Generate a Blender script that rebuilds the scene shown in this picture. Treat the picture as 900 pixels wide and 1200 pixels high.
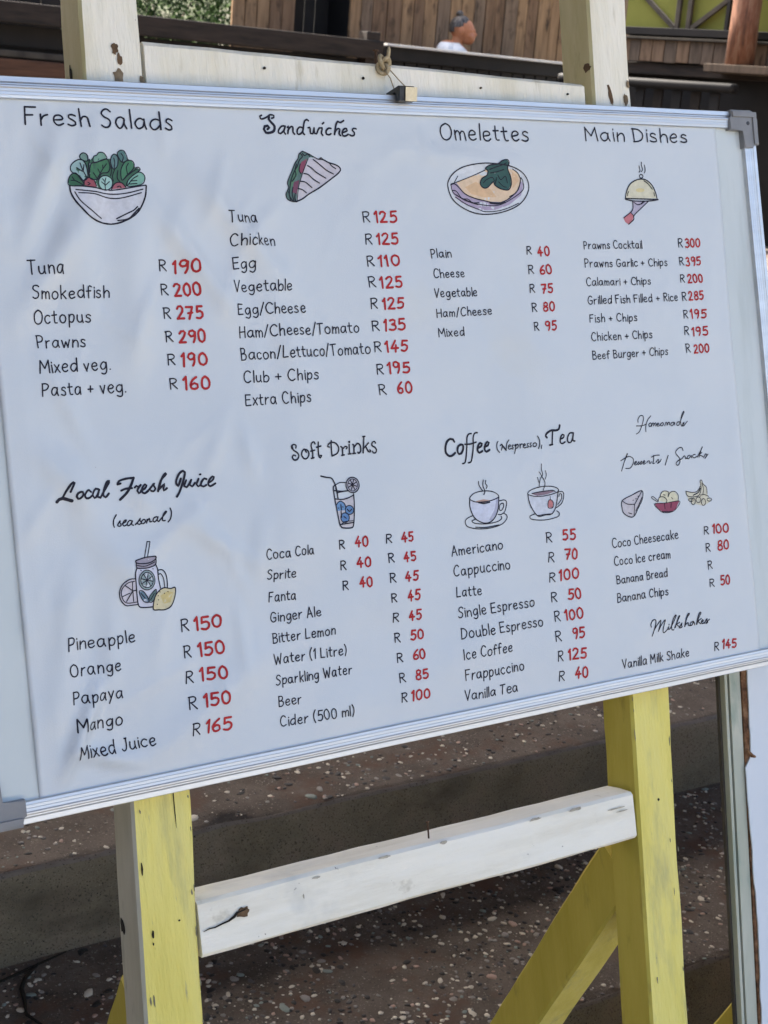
import bpy, bmesh, math, random
from mathutils import Vector, Matrix, noise
from mathutils.geometry import tessellate_polygon

for o in list(bpy.data.objects): bpy.data.objects.remove(o, do_unlink=True)
SC = bpy.context.scene
COL = SC.collection
random.seed(7)

# ------------------------------------------------------------------ camera
EYE = Vector((0.0, 0.0, 1.455))
cam_d = bpy.data.cameras.new('camera'); cam = bpy.data.objects.new('camera', cam_d); COL.objects.link(cam)
RX = Vector((0.837786, -0.540294, 0.078717)); DN = Vector((-0.084096, -0.270141, -0.959141)); FW = Vector((0.539483, 0.796935, -0.271757))
cam.matrix_world = Matrix(((RX.x, -DN.x, -FW.x, EYE.x), (RX.y, -DN.y, -FW.y, EYE.y), (RX.z, -DN.z, -FW.z, EYE.z), (0, 0, 0, 1)))
cam_d.sensor_fit = 'VERTICAL'; cam_d.sensor_height = 36.0; cam_d.lens = 51.0
cam_d.clip_start = 0.05; cam_d.clip_end = 1000
cam_d.dof.use_dof = True; cam_d.dof.focus_distance = 1.30; cam_d.dof.aperture_fstop = 24.0
SC.camera = cam

# ------------------------------------------------------------------ sky and sun
TO_SUN = Vector((-0.22, 0.64, 0.74)).normalized()
elev = math.asin(TO_SUN.z); azim = math.atan2(TO_SUN.x, TO_SUN.y)
wd = bpy.data.worlds.new('World'); SC.world = wd; wd.use_nodes = True
nt = wd.node_tree; nt.nodes.clear()
sky = nt.nodes.new('ShaderNodeTexSky'); sky.sky_type = 'NISHITA'; sky.sun_disc = False
sky.sun_elevation = elev; sky.sun_rotation = azim; sky.air_density = 1.0; sky.dust_density = 7.0; sky.ozone_density = 0.6
bg = nt.nodes.new('ShaderNodeBackground'); bg.inputs['Strength'].default_value = 0.12
wo = nt.nodes.new('ShaderNodeOutputWorld')
nt.links.new(sky.outputs[0], bg.inputs['Color']); nt.links.new(bg.outputs[0], wo.inputs['Surface'])
sl = bpy.data.lights.new('sun', 'SUN'); sl.energy = 4.0; sl.angle = math.radians(0.55); sl.color = (1.0, 0.95, 0.86)
so = bpy.data.objects.new('sun', sl); COL.objects.link(so)
so.rotation_euler = TO_SUN.to_track_quat('Z', 'Y').to_euler(); so.location = (0, 0, 20)
SC.view_settings.view_transform = 'Standard'; SC.view_settings.look = 'None'
SC.view_settings.exposure = 2.32; SC.view_settings.gamma = 1.0; SC.view_settings.use_curve_mapping = False
SC.cycles.use_denoising = True
SC.cycles.max_bounces = 8; SC.cycles.diffuse_bounces = 5; SC.cycles.glossy_bounces = 4

# ------------------------------------------------------------------ helpers
def material(name, cols, scale=6.0, rough=0.6, metal=0.0, bump=0.0, bscale=None, detail=6.0, stretch=(1, 1, 1), spots=None, spec=0.4, coord='Object', coat=0.0, ramp=None):
    """cols: colours spread over a noise ramp; spots: list of (colour, scale, low, high, stretch) overlays."""
    m = bpy.data.materials.new(name); m.use_nodes = True; n = m.node_tree.nodes; l = m.node_tree.links
    b = n['Principled BSDF']; b.inputs['Roughness'].default_value = rough; b.inputs['Metallic'].default_value = metal
    b.inputs['Specular IOR Level'].default_value = spec
    if coat: b.inputs['Coat Weight'].default_value = coat; b.inputs['Coat Roughness'].default_value = 0.15
    tc = n.new('ShaderNodeTexCoord')
    def ns(sc, st, det):
        mp = n.new('ShaderNodeMapping'); mp.inputs['Scale'].default_value = st; l.new(tc.outputs[coord], mp.inputs['Vector'])
        t = n.new('ShaderNodeTexNoise'); t.inputs['Scale'].default_value = sc; t.inputs['Detail'].default_value = det; t.inputs['Roughness'].default_value = 0.62
        l.new(mp.outputs[0], t.inputs['Vector']); return t
    if len(cols) == 1 and not spots:
        b.inputs['Base Color'].default_value = (*cols[0], 1)
    else:
        t = ns(scale, stretch, detail); r = n.new('ShaderNodeValToRGB'); l.new(t.outputs['Fac'], r.inputs['Fac'])
        lo, hi = ramp or (0.34, 0.66); e = r.color_ramp.elements
        while len(e) < len(cols): e.new(0.5)
        for i, c in enumerate(cols):
            e[i].position = lo + (hi - lo) * (i / max(1, len(cols) - 1)); e[i].color = (*c, 1)
        out = r.outputs['Color']
        for c, s2, lo2, hi2, st2 in (spots or []):
            t2 = ns(s2, st2, 5.0); mr = n.new('ShaderNodeMapRange'); mr.inputs['From Min'].default_value = lo2; mr.inputs['From Max'].default_value = hi2
            l.new(t2.outputs['Fac'], mr.inputs['Value'])
            mx = n.new('ShaderNodeMix'); mx.data_type = 'RGBA'; l.new(mr.outputs[0], mx.inputs['Factor']); l.new(out, mx.inputs['A']); mx.inputs['B'].default_value = (*c, 1)
            out = mx.outputs['Result']
        l.new(out, b.inputs['Base Color'])
    if bump:
        t3 = ns(bscale or scale * 4, stretch, 8.0); bm_ = n.new('ShaderNodeBump'); bm_.inputs['Strength'].default_value = min(1, bump); bm_.inputs['Distance'].default_value = 0.002 * max(1, bump)
        l.new(t3.outputs['Fac'], bm_.inputs['Height']); l.new(bm_.outputs[0], b.inputs['Normal'])
    return m

def tag(o, label=None, cat=None, group=None, kind=None):
    if label: o['label'] = label
    if cat: o['category'] = cat
    if group: o['group'] = group
    if kind: o['kind'] = kind
    return o

def empty(name, loc=(0, 0, 0), rot=None):
    o = bpy.data.objects.new(name, None); COL.objects.link(o); o.empty_display_size = 0.05
    if rot is not None: o.matrix_world = rot
    else: o.location = loc
    return o

def mesh_obj(name, verts, faces, mats, parent=None, smooth=False, idx=None):
    me = bpy.data.meshes.new(name); me.from_pydata([tuple(v) for v in verts], [], faces)
    for m in (mats if isinstance(mats, (list, tuple)) else [mats]): me.materials.append(m)
    if idx:
        for p, i in zip(me.polygons, idx): p.material_index = i
    if smooth:
        for p in me.polygons: p.use_smooth = True
    me.validate(); me.update()
    o = bpy.data.objects.new(name, me); COL.objects.link(o)
    if parent: o.parent = parent
    return o

def bm_obj(name, bm, mats, parent=None, smooth=False):
    bmesh.ops.recalc_face_normals(bm, faces=bm.faces)
    me = bpy.data.meshes.new(name); bm.to_mesh(me); bm.free()
    for m in (mats if isinstance(mats, (list, tuple)) else [mats]): me.materials.append(m)
    if smooth:
        for p in me.polygons: p.use_smooth = True
    o = bpy.data.objects.new(name, me); COL.objects.link(o)
    if parent: o.parent = parent
    return o

def box_bm(bm, lo, hi, bev=0.0, M=None):
    cs = [(lo[0] + (hi[0] - lo[0]) * i, lo[1] + (hi[1] - lo[1]) * j, lo[2] + (hi[2] - lo[2]) * k) for i in (0, 1) for j in (0, 1) for k in (0, 1)]
    vs = [bm.verts.new(M @ Vector(c) if M else c) for c in cs]
    fs = [bm.faces.new([vs[i] for i in f]) for f in ((0, 1, 3, 2), (4, 6, 7, 5), (0, 4, 5, 1), (2, 3, 7, 6), (0, 2, 6, 4), (1, 5, 7, 3))]
    if bev:
        es = list({e for f in fs for e in f.edges})
        bmesh.ops.bevel(bm, geom=es, offset=bev, segments=2, profile=0.6, affect='EDGES')

def box(name, lo, hi, mats, parent=None, bev=0.0, M=None):
    bm = bmesh.new(); box_bm(bm, lo, hi, bev, M); return bm_obj(name, bm, mats, parent)

def tube_geo(pts, rad, n=8, closed=False):
    """round tube along a polyline; rad a number or a list"""
    P = [Vector(p) for p in pts]; V = []; F = []; k = len(P)
    for i, p in enumerate(P):
        a = P[(i - 1) % k] if (closed or i > 0) else p; b = P[(i + 1) % k] if (closed or i < k - 1) else p
        t = (b - a).normalized(); u = t.orthogonal().normalized() if i == 0 else (pu - t * pu.dot(t)).normalized()
        pu = u; w = t.cross(u); r = rad[i] if isinstance(rad, (list, tuple)) else rad
        for j in range(n):
            an = 2 * math.pi * j / n; V.append(p + u * (r * math.cos(an)) + w * (r * math.sin(an)))
    m = k if closed else k - 1
    for i in range(m):
        for j in range(n):
            a = i * n + j; b = i * n + (j + 1) % n; c = ((i + 1) % k) * n; F.append((a, b, c + (j + 1) % n, c + j))
    if not closed:
        F.append(tuple(range(n - 1, -1, -1))); F.append(tuple((k - 1) * n + j for j in range(n)))
    return V, F

def beam_geo(A, B, du, dv, w, d, step=0.03, cham=0.0025, jit=0.0006, seed=0):
    """sawn timber from A to B; du = width direction (w), dv = depth direction (d); chamfered, slightly uneven.
    side index of each face: 0 front(-dv) 1 right(+du) 2 back 3 left(-du) 4 ends/chamfers follow nearest"""
    A = Vector(A); B = Vector(B); du = Vector(du).normalized(); dv = Vector(dv).normalized()
    L = (B - A).length; n = max(2, int(L / step)); rr = random.Random(seed)
    prof = []
    hw, hd, c = w / 2, d / 2, cham
    seq = [(-hw + c, -hd, 0), (0, -hd, 0), (hw - c, -hd, 0), (hw, -hd + c, 1), (hw, 0, 1), (hw, hd - c, 1), (hw - c, hd, 2), (0, hd, 2), (-hw + c, hd, 2), (-hw, hd - c, 3), (-hw, 0, 3), (-hw, -hd + c, 3)]
    V = []; F = []; I = []
    m = len(seq)
    for i in range(n + 1):
        p = A.lerp(B, i / n)
        for x, y, s in seq:
            j1 = noise.noise(Vector((p.x * 9 + x * 40 + seed, p.y * 9 + y * 40, p.z * 9))) * jit * 2 + rr.uniform(-jit, jit) * 0.6
            e = 1 + j1 / 0.03
            V.append(p + du * (x * e) + dv * (y * e))
    for i in range(n):
        for j in range(m):
            k = (j + 1) % m
            F.append((i * m + j, i * m + k, (i + 1) * m + k, (i + 1) * m + j)); I.append(seq[j][2])
    F.append(tuple(range(m - 1, -1, -1))); I.append(0); F.append(tuple(n * m + j for j in range(m))); I.append(0)
    return V, F, I

# ------------------------------------------------------------------ materials
M_soil = material('ground_sand', [(0.30, 0.26, 0.20), (0.42, 0.37, 0.29)], scale=3, rough=0.9, bump=0.6, bscale=60)
M_tread = material('tread_concrete', [(0.072, 0.059, 0.049), (0.105, 0.086, 0.072), (0.138, 0.114, 0.096)], scale=14, rough=0.85, bump=0.9, bscale=260, spec=0.3,
                   spots=[((0.035, 0.03, 0.028), 210, 0.60, 0.66, (1, 1, 1)), ((0.28, 0.25, 0.21), 260, 0.61, 0.66, (1, 1, 1)), ((0.10, 0.060, 0.043), 9, 0.52, 0.66, (1, 1, 1))])
M_riser = material('riser_render', [(0.155, 0.134, 0.095), (0.20, 0.172, 0.124), (0.235, 0.188, 0.142)], scale=7, rough=0.9, bump=0.8, bscale=420, spec=0.25,
                   spots=[((0.045, 0.04, 0.03), 330, 0.56, 0.64, (1, 1, 1)), ((0.32, 0.28, 0.21), 380, 0.62, 0.68, (1, 1, 1)), ((0.10, 0.087, 0.064), 3.2, 0.55, 0.72, (1, 1, 2))])
M_nose = material('nosing_concrete', [(0.15, 0.13, 0.112), (0.22, 0.19, 0.166)], scale=30, rough=0.85, bump=0.8, bscale=300, spec=0.3,
                  spots=[((0.05, 0.045, 0.04), 240, 0.58, 0.64, (1, 1, 1))])
def pebble_mat(n, a, b): return material(n, [a, b], scale=60, rough=0.55, bump=0.3, bscale=400, spec=0.35)
M_peb = [pebble_mat('pebble_white', (0.52, 0.48, 0.41), (0.66, 0.62, 0.53)), pebble_mat('pebble_grey', (0.20, 0.19, 0.18), (0.30, 0.28, 0.26)), pebble_mat('pebble_black', (0.012, 0.012, 0.013), (0.03, 0.028, 0.028)),
         pebble_mat('pebble_green', (0.15, 0.19, 0.18), (0.24, 0.29, 0.27)), pebble_mat('pebble_pink', (0.33, 0.22, 0.18), (0.42, 0.30, 0.25)), pebble_mat('pebble_slate', (0.06, 0.058, 0.057), (0.11, 0.10, 0.10))]
WG = (9, 9, 1.0)   # grain stretch: noise runs along local Z
M_white = material('white_paint', [(0.70, 0.66, 0.55), (0.79, 0.76, 0.66), (0.83, 0.80, 0.71)], scale=5, rough=0.5, bump=0.8, bscale=18, stretch=(1, 6, 6), spec=0.35,
                   spots=[((0.42, 0.38, 0.29), 17, 0.64, 0.74, (1, 1, 1)), ((0.22, 0.19, 0.15), 70, 0.70, 0.73, (1, 1, 1)), ((0.50, 0.50, 0.46), 6, 0.58, 0.76, (1, 1, 1))])
M_cream = material('cream_paint', [(0.68, 0.64, 0.51), (0.76, 0.73, 0.62), (0.80, 0.77, 0.68)], scale=6, rough=0.6, bump=1.2, bscale=30, stretch=(6, 6, 1), spec=0.3,
                   spots=[((0.44, 0.40, 0.28), 9, 0.62, 0.78, (5, 5, 1)), ((0.16, 0.12, 0.07), 46, 0.715, 0.74, (2, 2, 1))])
M_cream_shade = material('cream_paint_shade', [(0.44, 0.40, 0.21), (0.55, 0.51, 0.31)], scale=6, rough=0.6, bump=0.5, bscale=30, stretch=(6, 6, 1), spec=0.3,  # cream paint darkened and yellowed: shade of the left faces put into the colour
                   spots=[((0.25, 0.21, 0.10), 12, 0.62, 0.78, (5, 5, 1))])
M_yellow = material('yellow_paint', [(0.68, 0.585, 0.135), (0.74, 0.645, 0.175), (0.70, 0.62, 0.20)], scale=5, rough=0.5, bump=1.4, bscale=26, stretch=(6, 6, 1), spec=0.35,
                   spots=[((0.42, 0.39, 0.17), 8, 0.55, 0.78, (4, 4, 1)), ((0.36, 0.33, 0.17), 30, 0.66, 0.78, (7, 7, 1)), ((0.14, 0.12, 0.07), 90, 0.725, 0.745, (3.5, 3.5, 1))])
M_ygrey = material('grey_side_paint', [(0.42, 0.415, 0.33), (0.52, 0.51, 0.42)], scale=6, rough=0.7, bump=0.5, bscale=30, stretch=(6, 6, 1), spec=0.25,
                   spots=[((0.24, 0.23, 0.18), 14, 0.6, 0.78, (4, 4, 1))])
M_yellow_shade = material('yellow_paint_shade', [(0.43, 0.365, 0.06), (0.51, 0.435, 0.085)], scale=6, rough=0.6, bump=0.5, bscale=30, stretch=(5, 5, 1), spec=0.3,  # duller copy of the yellow paint, shade of side faces coloured in
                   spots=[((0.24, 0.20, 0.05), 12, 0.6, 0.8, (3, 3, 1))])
M_rawwood = material('bare_wood', [(0.06, 0.034, 0.018), (0.15, 0.09, 0.045)], scale=60, rough=0.85)
M_crack = material('dark_crack', [(0.012, 0.009, 0.006)], rough=0.95)
M_worn = material('worn_paint', [(0.30, 0.27, 0.21), (0.46, 0.42, 0.34)], scale=90, rough=0.9)
M_grime = material('grime', [(0.14, 0.13, 0.10), (0.24, 0.22, 0.15)], scale=80, rough=0.9)
M_alu = material('anodised_aluminium', [(0.54, 0.55, 0.565), (0.68, 0.69, 0.70)], scale=40, rough=0.46, metal=1.0, bump=0.08, bscale=700, stretch=(0.02, 1, 1))
M_cap = material('grey_plastic', [(0.18, 0.185, 0.195), (0.22, 0.225, 0.235)], scale=30, rough=0.5, bump=0.15, bscale=600)
M_panel = material('whiteboard_enamel', [(0.49, 0.54, 0.55), (0.53, 0.58, 0.59)], scale=3, rough=0.38, spec=0.4, stretch=(4, 1, 1),
                   spots=[((0.43, 0.48, 0.48), 5, 0.55, 0.75, (6, 0.7, 1))])
M_sheet = material('vinyl_sheet', [(0.515, 0.562, 0.605), (0.535, 0.58, 0.618), (0.55, 0.59, 0.622)], scale=5, rough=0.40, bump=0.12, bscale=900, spec=0.5,
                   spots=[((0.55, 0.565, 0.545), 4, 0.60, 0.8, (1, 1, 1)), ((0.30, 0.31, 0.32), 230, 0.755, 0.775, (1, 1, 1))])
M_ink = material('black_marker', [(0.010, 0.010, 0.020), (0.022, 0.022, 0.036)], scale=120, rough=0.6, spec=0.2)
M_red = material('red_marker', [(0.33, 0.014, 0.018), (0.42, 0.03, 0.032)], scale=90, rough=0.6, spec=0.2)
M_metal = material('dark_steel', [(0.03, 0.03, 0.032), (0.06, 0.06, 0.06)], scale=60, rough=0.4, metal=0.6)
M_rust = material('rusty_nail', [(0.05, 0.03, 0.02), (0.10, 0.055, 0.03)], scale=200, rough=0.8, metal=0.3)
M_rope = material('sisal_string', [(0.30, 0.23, 0.13), (0.48, 0.40, 0.26)], scale=300, rough=0.9, bump=0.6, bscale=900)
M_clipface = material('clip_label', [(0.66, 0.56, 0.36), (0.78, 0.70, 0.50)], scale=120, rough=0.5, spots=[((0.28, 0.20, 0.10), 260, 0.62, 0.68, (1, 1, 1))])
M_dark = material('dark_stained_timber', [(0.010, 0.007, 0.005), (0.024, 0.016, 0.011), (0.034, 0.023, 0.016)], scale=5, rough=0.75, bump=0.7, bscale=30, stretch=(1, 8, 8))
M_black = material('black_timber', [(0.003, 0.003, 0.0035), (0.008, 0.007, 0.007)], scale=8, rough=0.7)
M_tan = [material('fence_board_%s' % s, c, scale=3.5, rough=0.85, bump=0.6, bscale=30, stretch=(9, 9, 1), spec=0.2, spots=[((0.03, 0.02, 0.014), 6, 0.56, 0.74, (3, 3, 1)), ((0.02, 0.014, 0.01), 26, 0.70, 0.74, (1, 1, 1))])
         for s, c in (('tan', [(0.19, 0.115, 0.062), (0.32, 0.20, 0.11)]), ('brown', [(0.12, 0.072, 0.042), (0.22, 0.135, 0.08)]), ('grey', [(0.13, 0.088, 0.058), (0.21, 0.145, 0.098)]))]
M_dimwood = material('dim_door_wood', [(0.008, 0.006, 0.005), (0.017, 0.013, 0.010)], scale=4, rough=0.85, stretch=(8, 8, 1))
M_redwood = material('reddish_board', [(0.06, 0.027, 0.014), (0.12, 0.056, 0.03)], scale=6, rough=0.75, stretch=(1, 12, 12), bump=0.5, bscale=20)
M_lime = material('lime_wall', [(0.14, 0.15, 0.026), (0.19, 0.20, 0.04)], scale=2, rough=0.85, bump=0.2, bscale=80)
M_truss = material('grey_brown_truss', [(0.035, 0.031, 0.025), (0.07, 0.062, 0.05)], scale=12, rough=0.85)
M_post = material('weathered_red_post', [(0.07, 0.03, 0.018), (0.16, 0.065, 0.035), (0.24, 0.14, 0.09)], scale=7, rough=0.75, bump=0.8, bscale=24, stretch=(6, 6, 1))
M_band = material('wall_band_board', [(0.06, 0.045, 0.033), (0.12, 0.09, 0.066)], scale=5, rough=0.85, stretch=(8, 8, 1), bump=0.5, bscale=30)
M_grass = [material('grass_%d' % i, c, scale=30, rough=0.95, spec=0.05) for i, c in enumerate(([(0.020, 0.040, 0.010), (0.036, 0.062, 0.017)], [(0.035, 0.06, 0.02), (0.06, 0.085, 0.032)], [(0.014, 0.022, 0.010), (0.022, 0.032, 0.014)]))]
M_hill = material('hill_soil', [(0.03, 0.045, 0.015), (0.05, 0.06, 0.025), (0.08, 0.07, 0.05)], scale=0.8, rough=0.95)
M_bark = material('bark', [(0.07, 0.05, 0.035), (0.14, 0.11, 0.08)], scale=12, rough=0.9, stretch=(4, 4, 1))
M_skin = material('skin', [(0.34, 0.125, 0.055), (0.42, 0.175, 0.085)], scale=10, rough=0.5)
M_hair = material('grey_brown_hair', [(0.015, 0.012, 0.011), (0.045, 0.038, 0.034), (0.16, 0.145, 0.13)], scale=22, rough=0.45, stretch=(3, 10, 1), bump=1.0, bscale=40)
M_shirt = material('white_shirt', [(0.72, 0.72, 0.72), (0.80, 0.80, 0.80)], scale=10, rough=0.8)
M_trousers = material('blue_trousers', [(0.06, 0.08, 0.14), (0.09, 0.11, 0.18)], scale=20, rough=0.9)
M_roof = material('roof_sheet', [(0.16, 0.12, 0.09), (0.22, 0.17, 0.13)], scale=4, rough=0.8)
M_lam = material('white_laminate', [(0.55, 0.60, 0.66), (0.60, 0.645, 0.70)], scale=4, rough=0.4)
M_strip = material('pale_edge_strip', [(0.33, 0.36, 0.29), (0.44, 0.45, 0.38)], scale=7, rough=0.5, stretch=(4, 4, 1), spots=[((0.24, 0.30, 0.25), 9, 0.55, 0.7, (3, 3, 1))])
M_chip = material('broken_chipboard', [(0.05, 0.022, 0.010), (0.16, 0.075, 0.035), (0.26, 0.15, 0.08)], scale=90, rough=0.95, bump=1.0, bscale=300)
M_sunlit_cap = material('sunlit_cap', [(0.55, 0.53, 0.50), (0.68, 0.66, 0.62)], scale=9, rough=0.6)  # pale tone stands in for sunlight along the rail's top edge
M_worn2 = material('weathered_bare_patch', [(0.12, 0.085, 0.05), (0.26, 0.20, 0.13)], scale=130, rough=0.95)
# ================================================================== setting
# ground: one sheet out to the horizon
gs = 4; gx = [-300, -60, -12, -4, 0, 4, 8, 12, 60, 300]; gy = [-300, -60, -12, -4, 0, 1.2, 2, 8, 14, 60, 300]
gv = [(x, y, 0.0) for y in gy for x in gx]
gf = [(j * len(gx) + i, j * len(gx) + i + 1, (j + 1) * len(gx) + i + 1, (j + 1) * len(gx) + i) for j in range(len(gy) - 1) for i in range(len(gx) - 1)]
tag(mesh_obj('ground', gv, gf, M_soil), kind='structure')

# ---- terrace steps
STEP_Y = [1.394, 1.87, 2.35, 2.83, 3.30]; STEP_Z = [0.155, 0.31, 0.465, 0.62, 0.775]
def step(i):
    y0 = STEP_Y[i]; y1 = STEP_Y[i + 1] + 0.03 if i + 1 < len(STEP_Y) else 7.9
    z1 = STEP_Z[i]; z0 = STEP_Z[i - 1] - 0.03 if i else -0.03
    xs = [-7.0, -4, -2, -1, -0.4] + [0.0 + 0.02 * k for k in range(151)] + [3.4, 4.2, 5.5, 8.0]
    rz = [z0, z0 + (z1 - z0) * 0.35, z0 + (z1 - z0) * 0.6, z0 + (z1 - z0) * 0.85]
    prof = [(0, z, 'r') for z in rz] + [(0.0, z1 - 0.016, 'r'), (0.003, z1 - 0.006, 'r'), (0.010, z1 - 0.0015, 'n'), (0.022, z1, 't')]
    d = y1 - y0
    prof += [(f, z1, 't') for f in (0.06, 0.12, 0.2, 0.3, min(0.4, d * 0.8))] + [(d, z1, 't')]
    V = []; F = []; I = []; m = len(prof)
    for a, x in enumerate(xs):
        for b, (py, pz, k) in enumerate(prof):
            dy = noise.noise(Vector((x * 6, pz * 10, i * 5.0))) * 0.004 + noise.noise(Vector((x * 40, pz * 40, i))) * 0.0012
            dz = 0.0
            if k == 'n': dz = noise.noise(Vector((x * 25, 3.3, i))) * 0.0022 + noise.noise(Vector((x * 5, 1.3, i))) * 0.003
            if k == 't': dy = 0; dz = noise.noise(Vector((x * 4, py * 6, i))) * 0.0015 if py < d else 0
            if i == 1 and k in 'rn' and pz > z1 - 0.06:      # broken edge
                g = math.exp(-((x - 1.02) / 0.034) ** 2) * (1 if pz > z1 - 0.03 else 0.5)
                dy += 0.016 * g; dz -= 0.006 * g
            if b == 0: dz = 0
            V.append((x, y0 + py + dy, pz + dz))
    for a in range(len(xs) - 1):
        for b in range(m - 1):
            F.append((a * m + b, (a + 1) * m + b, (a + 1) * m + b + 1, a * m + b + 1)); I.append({'r': 0, 'n': 1, 't': 2}[prof[b + 1][2]] )
    o = mesh_obj('terrace_step', V, F, [M_riser, M_nose, M_tread], smooth=True, idx=I)
    return tag(o, kind='structure')
steps = [step(i) for i in range(5)]

def pebble_mesh(seed, mat, nm='pebble'):
    r = random.Random(seed); n = 8; V = []; F = []
    rad = [r.uniform(0.70, 1.2) for _ in range(n)]
    for ring, (k, h) in enumerate(((1.0, -0.25), (0.98, 0.06), (0.62, 0.30))):
        for j in range(n):
            a = 2 * math.pi * j / n; q = rad[j] * k; V.append((q * math.cos(a), q * math.sin(a) * 0.78, h * (1 + 0.15 * r.uniform(-1, 1))))
    V.append((r.uniform(-.1, .1), r.uniform(-.1, .1), 0.38))
    for ring in range(2):
        for j in range(n): F.append((ring * n + j, ring * n + (j + 1) % n, (ring + 1) * n + (j + 1) % n, (ring + 1) * n + j))
    for j in range(n): F.append((2 * n + j, 2 * n + (j + 1) % n, 3 * n))
    me = bpy.data.meshes.new(nm); me.from_pydata(V, [], F); me.materials.append(mat)
    for p in me.polygons: p.use_smooth = True
    return me
PM = [[pebble_mesh(10 * k + s, M_peb[k]) for s in range(3)] for k in range(6)]
def place_pebbles(st, i, x0, x1, y0, y1, n_obj, n_small, seed):
    r = random.Random(seed); z = STEP_Z[i]; placed = []
    def free(x, y, s):
        for (a, b, c) in placed:
            if (a - x) ** 2 + (b - y) ** 2 < (c + s) ** 2 * 0.8: return False
        return True
    cnt = 0; tries = 0
    while cnt < n_obj and tries < 20000:
        tries += 1
        x = r.uniform(x0, x1); y = r.uniform(y0, y1)
        if noise.noise(Vector((x * 8, y * 8, seed))) < r.uniform(-0.6, 0.4): continue
        s = min(0.0118, max(0.0040, r.lognormvariate(-5.12, 0.32)))
        if not free(x, y, s): continue
        placed.append((x, y, s)); cnt += 1
        k = r.choices(range(6), weights=(22, 16, 34, 9, 9, 10))[0]
        o = bpy.data.objects.new('pebble', r.choice(PM[k])); COL.objects.link(o)
        o.scale = (s * r.uniform(0.9, 1.35), s, s * r.uniform(0.28, 0.55)); o.rotation_euler = (r.uniform(-.1, .1), r.uniform(-.1, .1), r.uniform(0, 6.28))
        o.location = (x, y, z + 0.0006); o.parent = st
    V = []; F = []; I = []
    for q in range(n_small):
        x = r.uniform(x0 - 0.3, x1 + 0.5); y = r.uniform(y0, y1)
        if noise.noise(Vector((x * 9, y * 9, seed + 2))) < r.uniform(-0.7, 0.3): continue
        s = 0.0013 + 0.0042 * r.random() ** 1.5; k = r.choices(range(6), weights=(24, 16, 32, 8, 8, 12))[0]
        me = PM[k][q % 3]; b = len(V); a = r.uniform(0, 6.28); c, sn = math.cos(a) * s, math.sin(a) * s
        for v in me.vertices: V.append((x + v.co.x * c - v.co.y * sn, y + v.co.x * sn + v.co.y * c, z + 0.0005 + v.co.z * s * 0.45))
        for p in me.polygons: F.append(tuple(b + w for w in p.vertices)); I.append(k)
    o = mesh_obj('fine_pebbles', V, F, M_peb, st, smooth=True, idx=I); tag(o, kind='stuff')
place_pebbles(steps[0], 0, 0.35, 2.3, 1.405, 1.86, 300, 9000, 3)
place_pebbles(steps[1], 1, 0.5, 2.4, 1.885, 2.2, 150, 3200, 5)

# ---- roof over the terrace (above the picture) that keeps the steps and the easel in shade
bm = bmesh.new()
box_bm(bm, (-5.5, 0.45, 2.88), (6.5, 5.2, 2.94)); 
for x in (-5.3, -1.6, 2.2, 6.2): box_bm(bm, (x - 0.05, 0.5, 2.74), (x + 0.05, 5.15, 2.879))
for x in (-5.3, 6.2):
    for y in (0.6, 5.0): box_bm(bm, (x - 0.06, y - 0.06, 0), (x + 0.06, y + 0.06, 2.739))
tag(bm_obj('roof', bm, M_roof), kind='structure')

# unseen timber wall, added on the left to darken the posts' left faces
bm = bmesh.new(); box_bm(bm, (-1.95, -1.6, 0.0), (-1.85, 7.9, 2.85)); tag(bm_obj('wall', bm, M_roof), kind='structure')
# ---- raised deck and hillside behind
bm = bmesh.new(); box_bm(bm, (-9, 7.93, 0.0), (12, 13.0, 0.80)); box_bm(bm, (5.3, 8.25, 0.801), (6.9, 8.9, 0.995)); tag(bm_obj('deck_floor', bm, M_dark), kind='structure')
hx = [-40 + 2.0 * k for k in range(46)]; hy = [13.0 + 1.2 * k for k in range(40)]
hv = [(x, y, 0.75 + max(0, (y - 13.0)) * 0.16 + noise.noise(Vector((x * .2, y * .2, 0))) * 0.5 * min(1, (y - 13) / 3)) for y in hy for x in hx]
hf = [(j * 46 + i, j * 46 + i + 1, (j + 1) * 46 + i + 1, (j + 1) * 46 + i) for j in range(39) for i in range(45)]
tag(mesh_obj('hillside', hv, hf, M_hill, smooth=True), kind='structure')
def hz(x, y): return 0.75 + max(0, (y - 13.0)) * 0.16 + noise.noise(Vector((x * .2, y * .2, 0))) * 0.5 * min(1, (y - 13) / 3)
r = random.Random(21); V = []; F = []; I = []
for q in range(26000):
    x = r.uniform(4.5, 16.0); y = r.uniform(13.0, 28.0); h = r.uniform(0.05, 0.20); a = r.uniform(0, 6.28); w = r.uniform(0.008, 0.02)
    if noise.noise(Vector((x * .9, y * .9, 4))) < -0.25: continue
    z = hz(x, y) - 0.02; b = len(V); lx, ly = r.uniform(-.08, .08), r.uniform(-.08, .08)
    V += [(x - w * math.cos(a), y - w * math.sin(a), z), (x + w * math.cos(a), y + w * math.sin(a), z), (x + lx, y + ly, z + h)]; F.append((b, b + 1, b + 2)); I.append(r.choice((0, 0, 1, 2)))
tag(mesh_obj('grass', V, F, M_grass, idx=I), 'rough green grass on the bank behind the deck', 'grass', kind='stuff')
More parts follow.
